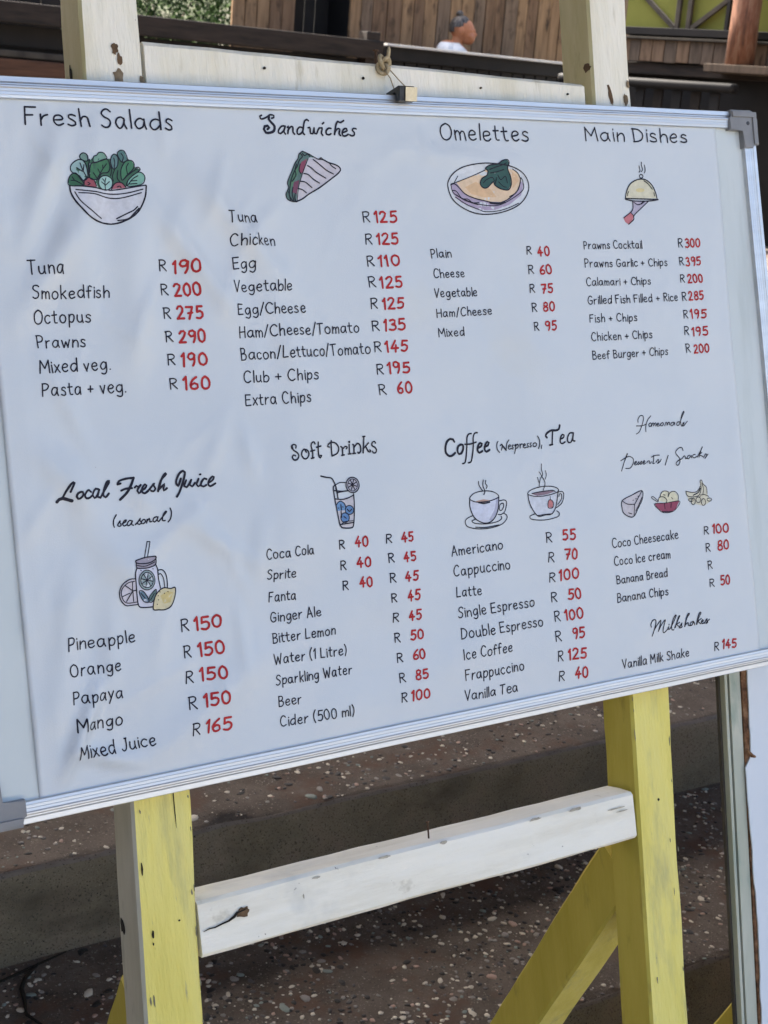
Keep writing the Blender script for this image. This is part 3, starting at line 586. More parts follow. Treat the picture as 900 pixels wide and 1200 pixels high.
HEADS=[["Sandwiches",[[24,3218,5757,3214,5735,3236,5704,3262,5673,3251,5631,3214,5614,3173,5615,3157,5644,3168,5670,3198,5676,3210,5661,3192,5645],[17,3147,5767,3129,5758,3134,5737,3158,5736,3201,5755,3232,5774,3267,5768,3265,5750,3243,5743],[17,3362,5676,3333,5675,3300,5643,3294,5614,3313,5608,3346,5634,3368,5676],[17,3368,5676,3351,5623,3364,5606],[17,3387,5666,3404,5678,3388,5611],[17,3391,5635,3421,5671,3445,5671,3442,5626,3456,5608],[17,3546,5666,3517,5674,3488,5648,3486,5613,3510,5610,3543,5639,3563,5709,3578,5736,3597,5744,3611,5734],[17,3560,5698,3542,5629,3558,5608],[17,3601,5670,3620,5674,3620,5620,3643,5618,3662,5670],[17,3662,5670,3662,5622,3682,5619,3702,5655,3717,5673],[17,3729,5672,3747,5674,3732,5624,3745,5606],[17,3751,5710,3767,5721],[17,3835,5670,3811,5672,3783,5647,3784,5618,3807,5612,3830,5623],[17,3914,5737,3892,5709,3866,5617],[17,3914,5737,3938,5727,3975,5746],[17,3872,5638,3900,5668,3925,5667,3913,5624,3926,5608],[17,3952,5635,3998,5653,3994,5674,3968,5668,3946,5641,3951,5608,3980,5606,4006,5621],[17,4093,5672,4069,5677,4052,5660,4071,5637,4064,5612,4036,5608,4022,5616]]],
["Local Fresh Juice",[[19,1032,2616,1046,2646,1067,2687,1059,2693,1038,2678,1000,2627,970,2576,949,2562],[28,921,2545,941,2564,970,2569,1008,2555,1039,2542],[19,1115,2608,1089,2599,1076,2573,1087,2552,1113,2562,1132,2587,1127,2607,1106,2605],[19,1207,2600,1188,2617,1163,2604,1143,2574,1157,2550,1190,2554,1211,2568],[19,1282,2616,1258,2622,1231,2597,1220,2567,1234,2546,1260,2563,1290,2611],[19,1290,2611,1267,2554,1291,2544],[19,1291,2544,1338,2603,1382,2662,1384,2678,1361,2664,1330,2604,1321,2557,1340,2543,1372,2572],[19,1454,2639,1480,2645],[19,1454,2639,1469,2666,1529,2680,1597,2682],[22,1597,2682,1565,2621,1524,2561,1465,2511],[19,1481,2585,1520,2597,1570,2597],[19,1594,2600,1610,2612,1627,2600,1651,2617],[19,1639,2609,1612,2572,1623,2548,1643,2561],[19,1644,2569,1683,2583,1704,2608,1691,2618,1660,2590,1652,2560,1674,2543,1713,2563],[19,1713,2563,1755,2599,1776,2623,1769,2602,1783,2574,1764,2553,1738,2560],[20,1805,2549,1839,2635,1894,2688,1888,2695,1850,2652,1805,2549],[19,1812,2562,1853,2594,1871,2605,1855,2571,1857,2549,1886,2568],[21,2024,2636,1994,2576,1981,2591,1980,2622,2015,2681,2051,2701,2068,2686,2040,2608,2003,2531,1969,2487],[19,2070,2618,2046,2571,2068,2558,2118,2618],[19,2118,2618,2099,2575,2119,2560,2149,2589],[19,2184,2621,2162,2574,2174,2555,2200,2570],[19,2200,2656,2205,2657],[19,2254,2611,2235,2619,2208,2592,2199,2561,2222,2550,2248,2561],[19,2269,2577,2311,2596,2328,2622,2314,2629,2282,2603,2268,2569,2285,2547,2337,2567]]],
["seasonal",[[12,1416,2389,1389,2352,1380,2314,1384,2289],[12,1416,2302,1445,2338,1441,2319,1449,2298,1432,2291,1420,2295],[12,1459,2309,1490,2322,1500,2337,1483,2334,1465,2309,1473,2289,1504,2300],[12,1548,2324,1528,2330,1505,2308,1507,2288,1528,2294,1552,2323],[12,1552,2323,1541,2296,1557,2287],[12,1574,2290,1605,2316,1623,2340,1618,2321,1629,2300,1609,2288,1595,2295],[12,1654,2326,1634,2315,1630,2293,1646,2291,1666,2307,1661,2323],[12,1682,2323,1674,2293],[12,1678,2306,1701,2330,1704,2312,1702,2299,1719,2301],[12,1768,2336,1743,2330,1731,2304,1744,2294,1770,2314,1779,2335],[12,1779,2335,1769,2305,1784,2294],[12,1782,2295,1824,2335,1861,2371,1852,2376,1825,2343,1815,2300,1839,2297],[12,1895,2397,1903,2362,1888,2310,1863,2282]]],
["Soft Drinks",[[15,3099,2805,3095,2826,3116,2841,3141,2831,3135,2808],[15,3102,2825,3110,2792,3144,2766,3158,2737,3137,2706,3105,2704,3091,2728,3105,2748,3125,2739],[15,3220,2792,3197,2775,3188,2739,3211,2706,3242,2709,3264,2742,3255,2775,3225,2789,3238,2763],[15,3336,2830,3329,2847,3308,2844,3294,2815,3304,2757,3298,2704],[15,3286,2768,3327,2774],[15,3284,2703,3313,2707],[15,3371,2843,3364,2776,3366,2719,3379,2701,3396,2721,3382,2723],[15,3348,2798,3395,2806],[15,3508,2845,3503,2812,3503,2708],[15,3481,2790,3465,2796,3473,2814,3507,2831,3554,2818,3581,2773,3560,2727,3503,2708],[15,3604,2785,3619,2774,3617,2706],[15,3617,2755,3647,2782,3672,2775,3661,2761],[15,3606,2704,3633,2707],[15,3693,2797,3690,2711],[15,3690,2821,3703,2825,3702,2813,3690,2821],[15,3677,2711,3705,2712],[15,3731,2794,3741,2788,3738,2712],[15,3740,2765,3781,2800,3808,2778,3809,2730,3786,2708,3777,2719],[15,3721,2711,3752,2712],[15,3846,2857,3853,2852,3833,2709],[15,3842,2857,3864,2858],[15,3896,2795,3844,2751],[15,3865,2764,3892,2714,3915,2717,3905,2730],[15,3971,2789,3964,2804,3938,2797,3932,2768,3958,2752,3975,2726,3963,2700,3938,2701,3933,2715]]],
["Coffee, Tea",[[23,4832,2733,4820,2756,4789,2763,4750,2740,4724,2688,4724,2634,4757,2602,4794,2606,4827,2627],[23,4906,2700,4872,2688,4856,2647,4868,2611,4896,2616,4924,2656,4924,2695,4901,2701],[16,5035,2795,5005,2793,4981,2760,4968,2676,4947,2577,4927,2525,4898,2518],[16,5106,2799,5075,2796,5052,2755,5042,2670,5019,2579,4997,2527,4965,2520],[16,4949,2699,5012,2697,5081,2710],[22,5096,2654,5130,2663,5147,2689,5125,2699,5098,2673,5087,2632,5104,2605,5143,2619],[22,5181,2659,5215,2668,5230,2694,5212,2703,5183,2675,5171,2633,5189,2608,5229,2624],[11,5338,2697,5322,2671,5321,2620,5345,2589],[11,5359,2654,5377,2666,5387,2652,5368,2609],[17,5382,2657,5424,2605],[11,5424,2605,5439,2666,5469,2701],[11,5458,2632,5481,2640,5477,2654,5459,2646,5451,2621,5466,2610,5486,2618],[11,5516,2646,5502,2649,5498,2636,5510,2622,5504,2610,5489,2614],[11,5530,2640,5545,2653,5534,2603,5518,2565],[11,5537,2635,5565,2652,5572,2637,5558,2615,5537,2614],[11,5593,2649,5592,2612],[11,5594,2635,5614,2652,5622,2647],[11,5633,2628,5655,2635,5652,2649,5635,2643,5628,2619,5643,2608,5660,2613],[11,5693,2648,5679,2647,5678,2636,5690,2623,5684,2611,5670,2614],[11,5728,2651,5714,2650,5713,2637,5725,2625,5719,2613,5704,2615],[11,5774,2649,5753,2643,5746,2623,5760,2611,5785,2620,5789,2640,5772,2649],[11,5811,2712,5829,2673,5827,2626,5808,2590],[11,5852,2620,5842,2587],[23,5924,2689,5911,2704,5929,2731,5985,2755,6043,2751,6082,2762,6096,2799],[17,6002,2749,5980,2614],[19,5950,2612,5986,2615],[17,6091,2662,6128,2673,6141,2696,6120,2705,6093,2676,6085,2629,6110,2615,6144,2629],[17,6246,2712,6210,2710,6181,2669,6180,2627,6211,2617,6239,2651,6258,2711],[17,6258,2711,6245,2636,6268,2629]]],
["Homemade",[[10,7101,2755,7106,2790,7140,2821,7174,2815,7175,2774,7141,2705,7104,2655,7064,2638],[10,7074,2720,7150,2717,7213,2730],[10,7281,2811,7233,2770,7203,2713,7196,2652],[10,7242,2722,7267,2738,7281,2719,7255,2700,7242,2719],[10,7278,2701,7298,2735,7313,2728,7305,2703,7329,2733,7343,2726,7335,2701],[10,7352,2711,7378,2718,7370,2730,7352,2714,7360,2697,7387,2702],[10,7392,2705,7413,2724,7435,2729,7439,2713,7417,2695,7398,2708],[10,7456,2694,7475,2729,7490,2722,7484,2695,7506,2726,7521,2723,7519,2699],[10,7584,2721,7553,2721,7534,2698,7556,2687,7592,2720,7588,2694],[10,7663,2721,7631,2718,7620,2692,7651,2690,7699,2761,7741,2818,7736,2828,7702,2784,7678,2714,7691,2671],[10,7691,2671,7715,2694,7728,2711,7707,2700,7712,2673,7773,2719]]],
["Desserts / Snacks",[[10,6920,2447,6892,2397,6828,2276],[10,6928,2446,6873,2363],[10,6830,2381,6885,2403,6947,2416,6996,2388,6990,2342,6947,2298,6887,2298],[10,7005,2334,7037,2349,7034,2361,7011,2346,7014,2322,7042,2331],[10,7042,2328,7068,2353,7069,2329,7053,2322],[10,7080,2328,7103,2355,7106,2332,7087,2322],[10,7118,2333,7148,2346,7140,2358,7123,2342,7129,2320,7156,2330],[10,7172,2332,7189,2348,7212,2346,7202,2329,7216,2320,7234,2338],[10,7272,2400,7267,2353,7251,2317,7273,2320],[10,7240,2385,7295,2398,7349,2397],[10,7294,2327,7328,2354,7333,2330,7312,2312,7349,2329,7367,2351],[10,7464,2384,7413,2287],[10,7673,2417,7661,2450,7613,2446,7569,2409,7588,2374,7618,2336,7609,2288,7576,2270,7563,2295,7597,2319,7647,2333],[10,7647,2333,7681,2360,7696,2353,7697,2329,7719,2339],[10,7761,2362,7728,2353,7722,2329,7749,2331,7780,2358,7781,2332],[10,7838,2363,7809,2362,7798,2339,7821,2328,7851,2340],[10,7861,2333,7917,2395,7949,2435,7937,2424,7885,2331],[10,7931,2376,7896,2355,7926,2340,7942,2333],[10,7948,2320,7985,2359,7995,2334,7963,2309,8017,2351]]],
["Milkshakes",[[12,7013,645,7012,676,7042,711,7077,710,7078,675,7049,608,7017,551],[12,7049,608,7102,663,7147,696,7131,643,7106,588],[12,7106,588,7158,655,7209,692,7186,636,7170,582,7182,561,7232,589],[12,7232,589,7252,618,7243,588,7269,592],[12,7254,635,7259,637],[12,7269,592,7324,656,7365,718,7358,724,7322,688,7293,620,7293,577,7319,573],[12,7331,591,7388,671,7416,707,7403,708,7371,657,7342,593],[12,7405,640,7366,622,7390,598],[12,7393,582,7435,628,7427,601,7436,588,7408,580],[12,7472,587,7503,662,7549,712,7536,716,7505,678,7467,586],[12,7479,602,7519,620,7520,592,7546,584],[12,7593,622,7555,615,7545,592,7567,585,7598,617,7609,583],[12,7639,585,7670,647,7711,698,7699,706,7668,671,7633,584],[12,7707,638,7661,612,7695,583],[12,7702,598,7735,610,7726,623,7706,606,7716,582,7743,588],[12,7742,580,7788,626,7783,603,7797,585,7764,577,7822,614]]]]
DRAWS=[["salad bowl",[[[54,135,88],[1309,5119,1302,5158,1328,5205,1348,5227,1386,5288,1423,5340,1453,5366,1481,5337,1502,5328,1527,5351,1585,5378,1654,5349,1686,5349,1731,5381,1784,5404,1834,5357,1873,5336,1893,5305,1899,5275,1940,5267,1933,5245,1972,5219,1976,5184,1935,5135,1812,5120,1616,5092,1411,5112]],[[290,435,440],[1344,5231,1334,5265,1351,5300,1399,5331,1439,5327,1461,5280,1464,5186,1425,5159,1394,5202]],[[199,404,331],[1812,5120,1827,5173,1894,5226,1937,5240,1972,5219,1975,5179,1935,5135]],[[54,160,88],[1481,5177,1498,5290,1550,5308,1654,5344,1679,5284,1655,5236,1594,5222,1552,5169]],[[69,206,119],[1772,5172,1772,5259,1817,5326,1873,5336,1893,5305,1874,5261,1823,5217]],[[161,296,239],[1524,5325,1535,5358,1561,5369,1586,5393,1627,5394,1652,5369,1649,5346,1541,5309]],[[120,217,219],[1693,5289,1689,5336,1704,5373,1730,5388,1756,5360,1744,5290,1710,5263]],[[161,272,239],[1423,5340,1422,5370,1452,5388,1480,5367,1479,5324,1456,5319]],[[99,197,191],[1756,5399,1786,5421,1819,5411,1837,5344,1788,5321,1761,5364]],[[45,128,77],[1302,5158,1328,5205,1370,5223,1400,5176,1421,5120,1309,5119]],[[315,93,119],[1426,5125,1435,5164,1464,5181,1507,5164,1532,5109,1499,5095]],[[342,120,149],[1671,5093,1699,5136,1733,5152,1769,5146,1797,5111,1735,5091]],[[315,499,470],[1688,5147,1676,5116,1649,5094,1616,5085,1584,5093,1562,5115,1557,5145,1569,5176,1595,5198,1629,5207,1661,5199,1683,5177]],[[550,569,620],[1309,5117,1616,5089,1979,5127,1952,5034,1888,4928,1781,4840,1658,4805,1541,4820,1430,4875,1351,4969,1316,5055]]],[[16,1309,5119,1411,5112,1616,5088,1736,5093,1979,5131],[20,1309,5119,1311,5055,1350,4965,1429,4866,1532,4819,1658,4804,1781,4840,1882,4910,1951,5025,1981,5126],[15,1355,5085,1496,5067,1676,5053,1806,5063,1944,5095],[15,1374,5057,1494,5048,1654,5019,1765,5024,1925,5064],[16,1343,5064,1375,4991,1435,4927,1549,4849],[16,1685,4847,1777,4888,1836,4914,1875,4945],[16,1693,4831,1782,4844,1843,4893,1886,4932],[12,1688,5147,1676,5116,1649,5094,1616,5085,1584,5093,1562,5115,1557,5145,1569,5176,1595,5198,1629,5207,1661,5199,1683,5177,1688,5147],[12,1344,5231,1334,5265,1351,5300,1399,5331,1439,5327,1461,5280,1464,5186,1425,5159,1394,5202,1344,5231],[12,1812,5120,1827,5173,1894,5226,1937,5240,1972,5219,1975,5179,1935,5135,1812,5120],[12,1481,5177,1498,5290,1550,5308,1654,5344,1679,5284,1655,5236,1594,5222,1552,5169,1481,5177],[12,1772,5172,1772,5259,1817,5326,1873,5336,1893,5305,1874,5261,1823,5217,1772,5172],[12,1524,5325,1535,5358,1561,5369,1586,5393,1627,5394,1652,5369,1649,5346,1541,5309,1524,5325],[12,1693,5289,1689,5336,1704,5373,1730,5388,1756,5360,1744,5290,1710,5263,1693,5289],[12,1423,5340,1422,5370,1452,5388,1480,5367,1479,5324,1456,5319,1423,5340],[12,1756,5399,1786,5421,1819,5411,1837,5344,1788,5321,1761,5364,1756,5399],[12,1302,5158,1328,5205,1370,5223,1400,5176,1421,5120,1309,5119,1302,5158],[12,1899,5275,1928,5281,1942,5262,1919,5243],[12,1426,5125,1435,5164,1464,5181,1507,5164,1532,5109],[12,1671,5093,1699,5136,1733,5152,1769,5146,1797,5111],[12,1455,5185,1430,5245,1415,5305],[12,1383,5266,1425,5235],[12,1444,5289,1434,5241],[12,1538,5161,1586,5230,1649,5305],[12,1562,5256,1579,5226],[12,1611,5292,1612,5261],[12,1513,5221,1544,5178],[12,1824,5225,1821,5278,1843,5313],[12,1791,5181,1832,5217,1917,5271],[12,1813,5125,1866,5182,1915,5209],[12,1833,5138,1898,5143],[12,1845,5164,1901,5169],[12,1617,5096,1618,5144,1632,5188],[12,1587,5152,1616,5131],[12,1660,5158,1620,5127],[12,1599,5179,1619,5157],[12,1714,5272,1724,5320,1719,5354],[12,1788,5321,1803,5365,1787,5395],[12,1327,5162,1363,5158,1412,5125],[12,1340,5192,1354,5163],[12,1494,5333,1478,5272,1477,5203],[12,1717,5259,1693,5206,1697,5163],[12,1744,5250,1732,5189,1752,5159],[12,1686,5345,1690,5258,1675,5206],[12,1459,5142,1476,5130,1457,5121],[12,1724,5115,1748,5121,1755,5106]]],
["toasted sandwich",[[[497,483,534],[3577,5398,3719,5387,3786,5358,3864,5345,3894,5301,3862,5262,3726,5175,3527,5067,3445,5018,3411,5005,3438,5124,3495,5254]],[[99,169,157],[3518,5458,3476,5430,3463,5382,3425,5347,3390,5279,3333,5177,3339,5129,3302,5068,3315,5021,3366,4998,3405,5005,3425,5103,3495,5254,3573,5398,3597,5405,3643,5403,3593,5439,3548,5448]],[[86,187,119],[3442,5334,3396,5266,3347,5170,3350,5089,3399,5184,3449,5253,3468,5321]],[[220,65,106],[3560,5391,3499,5362,3465,5301,3479,5253,3505,5274]],[[161,65,106],[3458,5199,3398,5178,3369,5089,3412,5069]]],[[18,3677,5390,3723,5387,3779,5361,3840,5345,3881,5325,3894,5297,3862,5262,3794,5217,3659,5133,3543,5074,3469,5029,3397,5001],[13,3518,5458,3548,5448,3599,5426,3643,5403,3677,5390,3705,5404,3723,5387],[13,3397,5001,3359,5004,3312,5024,3302,5068,3334,5123,3332,5177,3390,5279,3429,5347,3464,5389,3480,5430,3518,5458],[16,3624,5385,3683,5342,3747,5292,3816,5258],[16,3557,5329,3594,5310,3643,5269,3733,5219],[16,3510,5257,3556,5248,3605,5207,3662,5174],[16,3464,5185,3517,5179,3579,5132],[15,3433,5120,3478,5110,3514,5084],[15,3786,5354,3807,5330,3845,5307],[9,3572,5394,3495,5254,3438,5124,3411,5008],[13,3493,5437,3513,5410,3478,5376,3449,5321,3413,5273,3374,5204,3350,5130,3335,5062,3345,5014],[13,3443,5341,3422,5286,3424,5239,3380,5184],[13,3381,5130,3366,5069,3378,5008],[13,3516,5437,3536,5418,3569,5432,3590,5412],[13,3482,5342,3464,5287,3479,5253],[13,3331,5089,3340,5042,3367,5008],[13,3398,5076,3389,5035,3397,5005]]],
["omelette plate",[[[550,587,629],[5038,5159,5065,5231,5142,5300,5261,5349,5454,5379,5634,5377,5788,5358,5914,5312,5985,5244,6002,5158,5950,5061,5848,4980,5684,4921,5486,4891,5322,4905,5177,4962,5075,5045]],[[356,308,425],[5070,5169,5142,5191,5230,5087,5339,5046,5488,5016,5643,5011,5751,5049,5905,5232,5939,5190,5900,5082,5744,4985,5556,4932,5376,4931,5182,5004,5092,5086]],[[645,499,356],[5142,5191,5339,5261,5485,5316,5682,5346,5811,5326,5898,5285,5916,5221,5867,5135,5751,5049,5643,5011,5488,5016,5339,5046,5230,5087]],[[606,419,261],[5237,5150,5370,5204,5541,5132,5597,5059,5442,5058,5306,5088]],[[606,419,272],[5808,5305,5870,5274,5883,5221,5802,5145]],[[37,93,88],[5487,5332,5542,5364,5634,5377,5690,5409,5756,5421,5772,5390,5753,5336,5789,5252,5786,5177,5741,5129,5658,5139,5591,5175,5575,5206,5505,5153,5453,5147,5419,5184,5444,5236,5505,5269,5517,5311]]],[[16,5038,5159,5065,5231,5142,5300,5261,5349,5454,5379,5634,5377,5788,5358,5914,5312,5985,5244,6002,5158,5950,5061,5848,4980,5684,4921,5486,4891,5322,4905,5177,4962,5075,5045,5038,5159],[12,5078,5180,5142,5196,5339,5261,5485,5316],[12,5117,5196,5162,5254],[15,5070,5169,5127,5175,5230,5087,5339,5046,5438,5026,5539,5006,5642,5006,5751,5049,5867,5135,5913,5248],[12,5075,5159,5093,5097,5187,5045,5358,4994,5561,4974,5721,5017,5918,5125,5935,5211,5914,5253],[12,5113,5055,5243,4983,5365,4942,5451,4916,5607,4926,5741,4959,5857,5002],[12,5128,5076,5222,5025,5370,4984],[12,5753,5065,5836,5103,5884,5168],[20,5512,5000,5589,4993,5694,5006],[12,5083,5117,5132,5108,5187,5045,5262,5035,5308,5004,5385,5005],[12,5811,5332,5873,5295,5906,5243],[16,5487,5332,5542,5364,5634,5377,5690,5409,5756,5421,5772,5390,5753,5336,5789,5252,5786,5177,5741,5129,5658,5139,5591,5175,5575,5206,5505,5153,5453,5147,5419,5184,5444,5236,5505,5269,5517,5311,5487,5332],[12,5537,5322,5604,5344,5685,5367,5740,5389],[12,5458,5195,5500,5227,5567,5249,5589,5217],[12,5635,5271,5669,5229,5724,5261,5743,5198],[12,5640,5207,5687,5165,5725,5155],[12,5547,5291,5625,5302,5706,5325],[12,5599,5186,5619,5249]]],
["covered dish on hand",[[[587,569,440],[7225,5061,7241,5126,7289,5195,7359,5239,7443,5258,7523,5248,7591,5198,7624,5129,7636,5060]],[[606,533,295],[7486,5144,7473,5131,7441,5123,7403,5122,7374,5130,7364,5143,7377,5156,7408,5164,7446,5164,7476,5157]],[[400,375,470],[7310,5030,7509,5031,7406,4952,7308,4884,7271,4915,7300,4952]],[[463,169,191],[7168,4859,7263,4915,7307,4877,7286,4834,7228,4790,7187,4815]]],[[18,7220,5058,7235,5114,7280,5189,7351,5236,7443,5258,7523,5245,7590,5192,7626,5117,7639,5048],[18,7216,5057,7418,5053,7647,5048],[18,7219,5048,7326,5032,7521,5031,7651,5045],[14,7477,5288,7471,5277,7458,5270,7442,5269,7431,5276,7428,5287,7434,5298,7447,5305,7462,5305,7473,5299,7477,5288],[14,7435,5393,7438,5365,7444,5347,7427,5328],[14,7470,5432,7468,5397,7478,5360,7460,5334],[14,7507,5404,7513,5367,7510,5341,7497,5322],[14,7482,5241,7535,5210,7586,5154],[14,7269,5129,7253,5107,7250,5083],[14,7602,5117,7606,5085],[14,7309,5027,7305,4958,7272,4918,7172,4859],[14,7521,5031,7406,4952,7308,4880,7299,4840,7226,4790],[14,7324,5018,7370,4993,7420,5003,7456,5028],[24,7420,5003,7464,5028],[10,7267,4915,7307,4877]]],
["juice jar with citrus",[[[550,569,657],[1516,1929,1710,1926,1720,1856,1727,1725,1647,1585,1533,1597,1509,1645,1503,1782]],[[568,551,620],[1499,1843,1439,1844,1385,1804,1361,1746,1371,1677,1415,1630,1514,1624,1507,1754]],[[128,206,283],[1526,1731,1562,1730,1607,1680,1608,1632,1560,1648]],[[113,187,182],[1609,1638,1621,1684,1681,1731,1681,1697,1645,1633]],[[315,296,356],[1519,1990,1614,2009,1715,2008,1708,1940,1626,1919,1520,1932]],[[265,348,356],[1681,1810,1670,1776,1646,1751,1614,1740,1581,1744,1553,1763,1535,1794,1532,1829,1543,1862,1567,1887,1598,1899,1631,1895,1660,1876,1677,1845]],[[532,587,638],[1663,1812,1655,1786,1636,1767,1612,1758,1587,1761,1566,1776,1552,1799,1550,1827,1558,1853,1576,1872,1600,1881,1626,1878,1647,1863,1661,1840]],[[568,516,331],[1645,1568,1661,1652,1696,1702,1757,1732,1829,1719,1873,1719,1858,1646,1813,1576,1752,1550,1694,1555]],[[568,466,210],[1721,1671,1798,1702,1847,1682,1809,1605,1743,1600]]],[[11,1654,2134,1603,2004],[11,1679,2132,1632,2007],[11,1654,2138,1679,2135],[14,1519,1990,1563,2002,1614,2009,1672,2009,1715,2006,1709,1981,1638,1959,1538,1967,1519,1990],[14,1520,1970,1520,1932,1569,1923,1633,1920,1708,1940,1715,2004],[11,1522,1952,1606,1937,1703,1961],[14,1518,1929,1502,1884,1503,1809,1508,1699,1515,1630,1533,1599,1589,1590,1640,1588],[14,1711,1933,1723,1890,1720,1822,1729,1735],[13,1724,1887,1767,1885,1796,1847,1803,1784,1798,1733],[12,1727,1852,1749,1853,1770,1809,1772,1737],[11,1683,1810,1674,1779,1654,1754,1627,1740,1597,1737,1569,1747,1546,1768,1532,1797,1530,1829,1539,1860,1559,1884,1585,1899,1615,1902,1644,1892,1667,1871,1681,1842,1683,1810],[11,1665,1812,1656,1785,1637,1765,1612,1756,1586,1760,1565,1775,1551,1799,1548,1827,1557,1853,1576,1873,1600,1883,1626,1880,1648,1864,1662,1840,1665,1812],[11,1606,1819,1661,1802],[11,1606,1819,1633,1771],[11,1606,1819,1589,1768],[11,1606,1819,1556,1796],[11,1606,1819,1552,1837],[11,1606,1819,1580,1868],[11,1606,1819,1623,1871],[11,1606,1819,1657,1843],[13,1496,1844,1446,1843,1393,1809,1364,1752,1368,1684,1408,1631,1457,1625,1514,1625],[11,1490,1824,1436,1817,1393,1782,1377,1737,1392,1674,1431,1647,1502,1647],[11,1412,1797,1474,1745],[11,1474,1823,1471,1745],[11,1388,1708,1447,1728],[14,1419,1664,1474,1745],[11,1474,1745,1478,1656],[14,1474,1745,1506,1747],[14,1645,1568,1661,1652,1696,1702,1757,1732,1829,1719,1873,1719,1858,1646,1813,1576,1752,1550,1694,1555,1645,1568],[11,1526,1731,1562,1730,1599,1674,1608,1632,1560,1648,1526,1731],[11,1609,1638,1621,1684,1681,1731,1681,1697,1645,1633,1608,1632],[11,1542,1715,1577,1670],[11,1625,1650,1663,1699],[11,1718,1705,1721,1703],[11,1696,1675,1699,1673],[11,1760,1687,1762,1685],[11,1696,1640,1699,1639],[11,1797,1696,1800,1694],[11,1681,1605,1684,1603],[11,1553,1908,1557,1905],[11,1675,1906,1679,1904]]],
["iced drink with straw",[[[514,499,534],[3491,2306,3684,2331,3656,2089,3639,2044,3521,2051,3502,2095]],[[144,272,470],[3496,2266,3513,2285,3543,2293,3576,2269,3587,2236,3574,2207,3498,2209]],[[128,249,455],[3666,2200,3655,2176,3631,2164,3604,2167,3583,2184,3578,2209,3589,2232,3613,2245,3640,2242,3660,2225]],[[113,227,440],[3612,2135,3601,2110,3576,2097,3548,2100,3527,2118,3521,2145,3533,2169,3557,2183,3586,2180,3607,2162]],[[463,466,534],[3752,2421,3742,2392,3721,2370,3693,2359,3664,2362,3639,2378,3623,2403,3620,2433,3630,2462,3651,2484,3679,2495,3708,2492,3733,2477,3749,2451]]],[[19,3366,2537,3422,2521,3474,2509,3494,2479,3509,2436,3517,2378,3517,2326],[13,3513,2446,3562,2461,3621,2454],[17,3510,2444,3485,2428,3482,2382,3485,2299,3492,2205,3502,2095,3516,2062,3533,2050,3615,2041,3647,2059,3667,2155,3681,2258,3686,2346],[17,3490,2394,3565,2381,3630,2380],[14,3523,2372,3582,2377,3642,2379],[15,3487,2319,3556,2307,3622,2314,3687,2336],[14,3507,2415,3520,2321],[12,3666,2200,3655,2176,3631,2164,3604,2167,3583,2184,3578,2209,3589,2232,3613,2245,3640,2242,3660,2225,3666,2200],[12,3612,2135,3601,2110,3576,2097,3548,2100,3527,2118,3521,2145,3533,2169,3557,2183,3586,2180,3607,2162,3612,2135],[12,3496,2266,3513,2285,3543,2293,3576,2269,3587,2236],[14,3539,2262,3539,2210],[14,3507,2234,3510,2232],[14,3555,2240,3558,2237],[14,3532,2201,3532,2144],[14,3599,2214,3620,2192,3646,2210],[14,3556,2151,3578,2133],[15,3513,2083,3572,2085,3650,2087],[11,3525,2087,3563,2104,3646,2103],[15,3754,2421,3746,2395,3728,2373,3705,2360,3678,2358,3653,2365,3632,2383,3620,2406,3618,2433,3627,2460,3644,2481,3668,2494,3694,2497,3719,2489,3740,2472,3752,2448,3754,2421],[10,3736,2422,3729,2399,3712,2382,3691,2373,3669,2375,3650,2388,3638,2408,3636,2432,3644,2455,3660,2472,3681,2481,3703,2479,3722,2467,3734,2446,3736,2422],[14,3686,2430,3725,2412],[14,3686,2430,3701,2387],[14,3686,2430,3669,2387],[14,3686,2430,3646,2412],[14,3686,2430,3647,2447],[14,3686,2430,3671,2473],[14,3686,2430,3704,2473],[14,3686,2430,3726,2448]]],
["coffee cup on saucer",[[[532,569,675],[4946,2175,5024,2137,5153,2133,5273,2166,5273,2106,5241,2014,5173,1937,5072,1936,4979,1993,4946,2080]],[[371,390,501],[5173,1937,5241,2014,5279,2154,5257,2156,5215,2041,5146,1952]],[[463,296,239],[5011,2147,5098,2157,5197,2136,5079,2119]]],[[13,4947,2186,5006,2226,5108,2236,5207,2221,5272,2184,5265,2155,5153,2133,5024,2137,4956,2164,4947,2186],[15,4947,2180,4941,2092,4979,1993,5058,1937,5143,1928,5213,1969,5259,2048,5280,2166],[13,5283,2124,5341,2126,5367,2097,5336,2016,5289,1991,5253,1995],[13,5286,2087,5323,2096,5327,2065,5301,2032,5275,2037,5286,2087],[13,4960,2013,4893,1991,4872,1957,4898,1913,5008,1881,5151,1874,5285,1895,5352,1942,5353,1978,5319,2000],[13,4984,1975,4946,1961,4986,1936,5099,1919,5230,1925,5291,1949,5287,1973],[13,4982,1900,5095,1886,5255,1893],[13,5062,2332,5064,2294,5094,2243],[13,5117,2342,5106,2284,5122,2235,5106,2201],[13,5145,2336,5137,2305,5153,2280,5139,2257],[18,5038,2132,5094,2117,5166,2122]]],
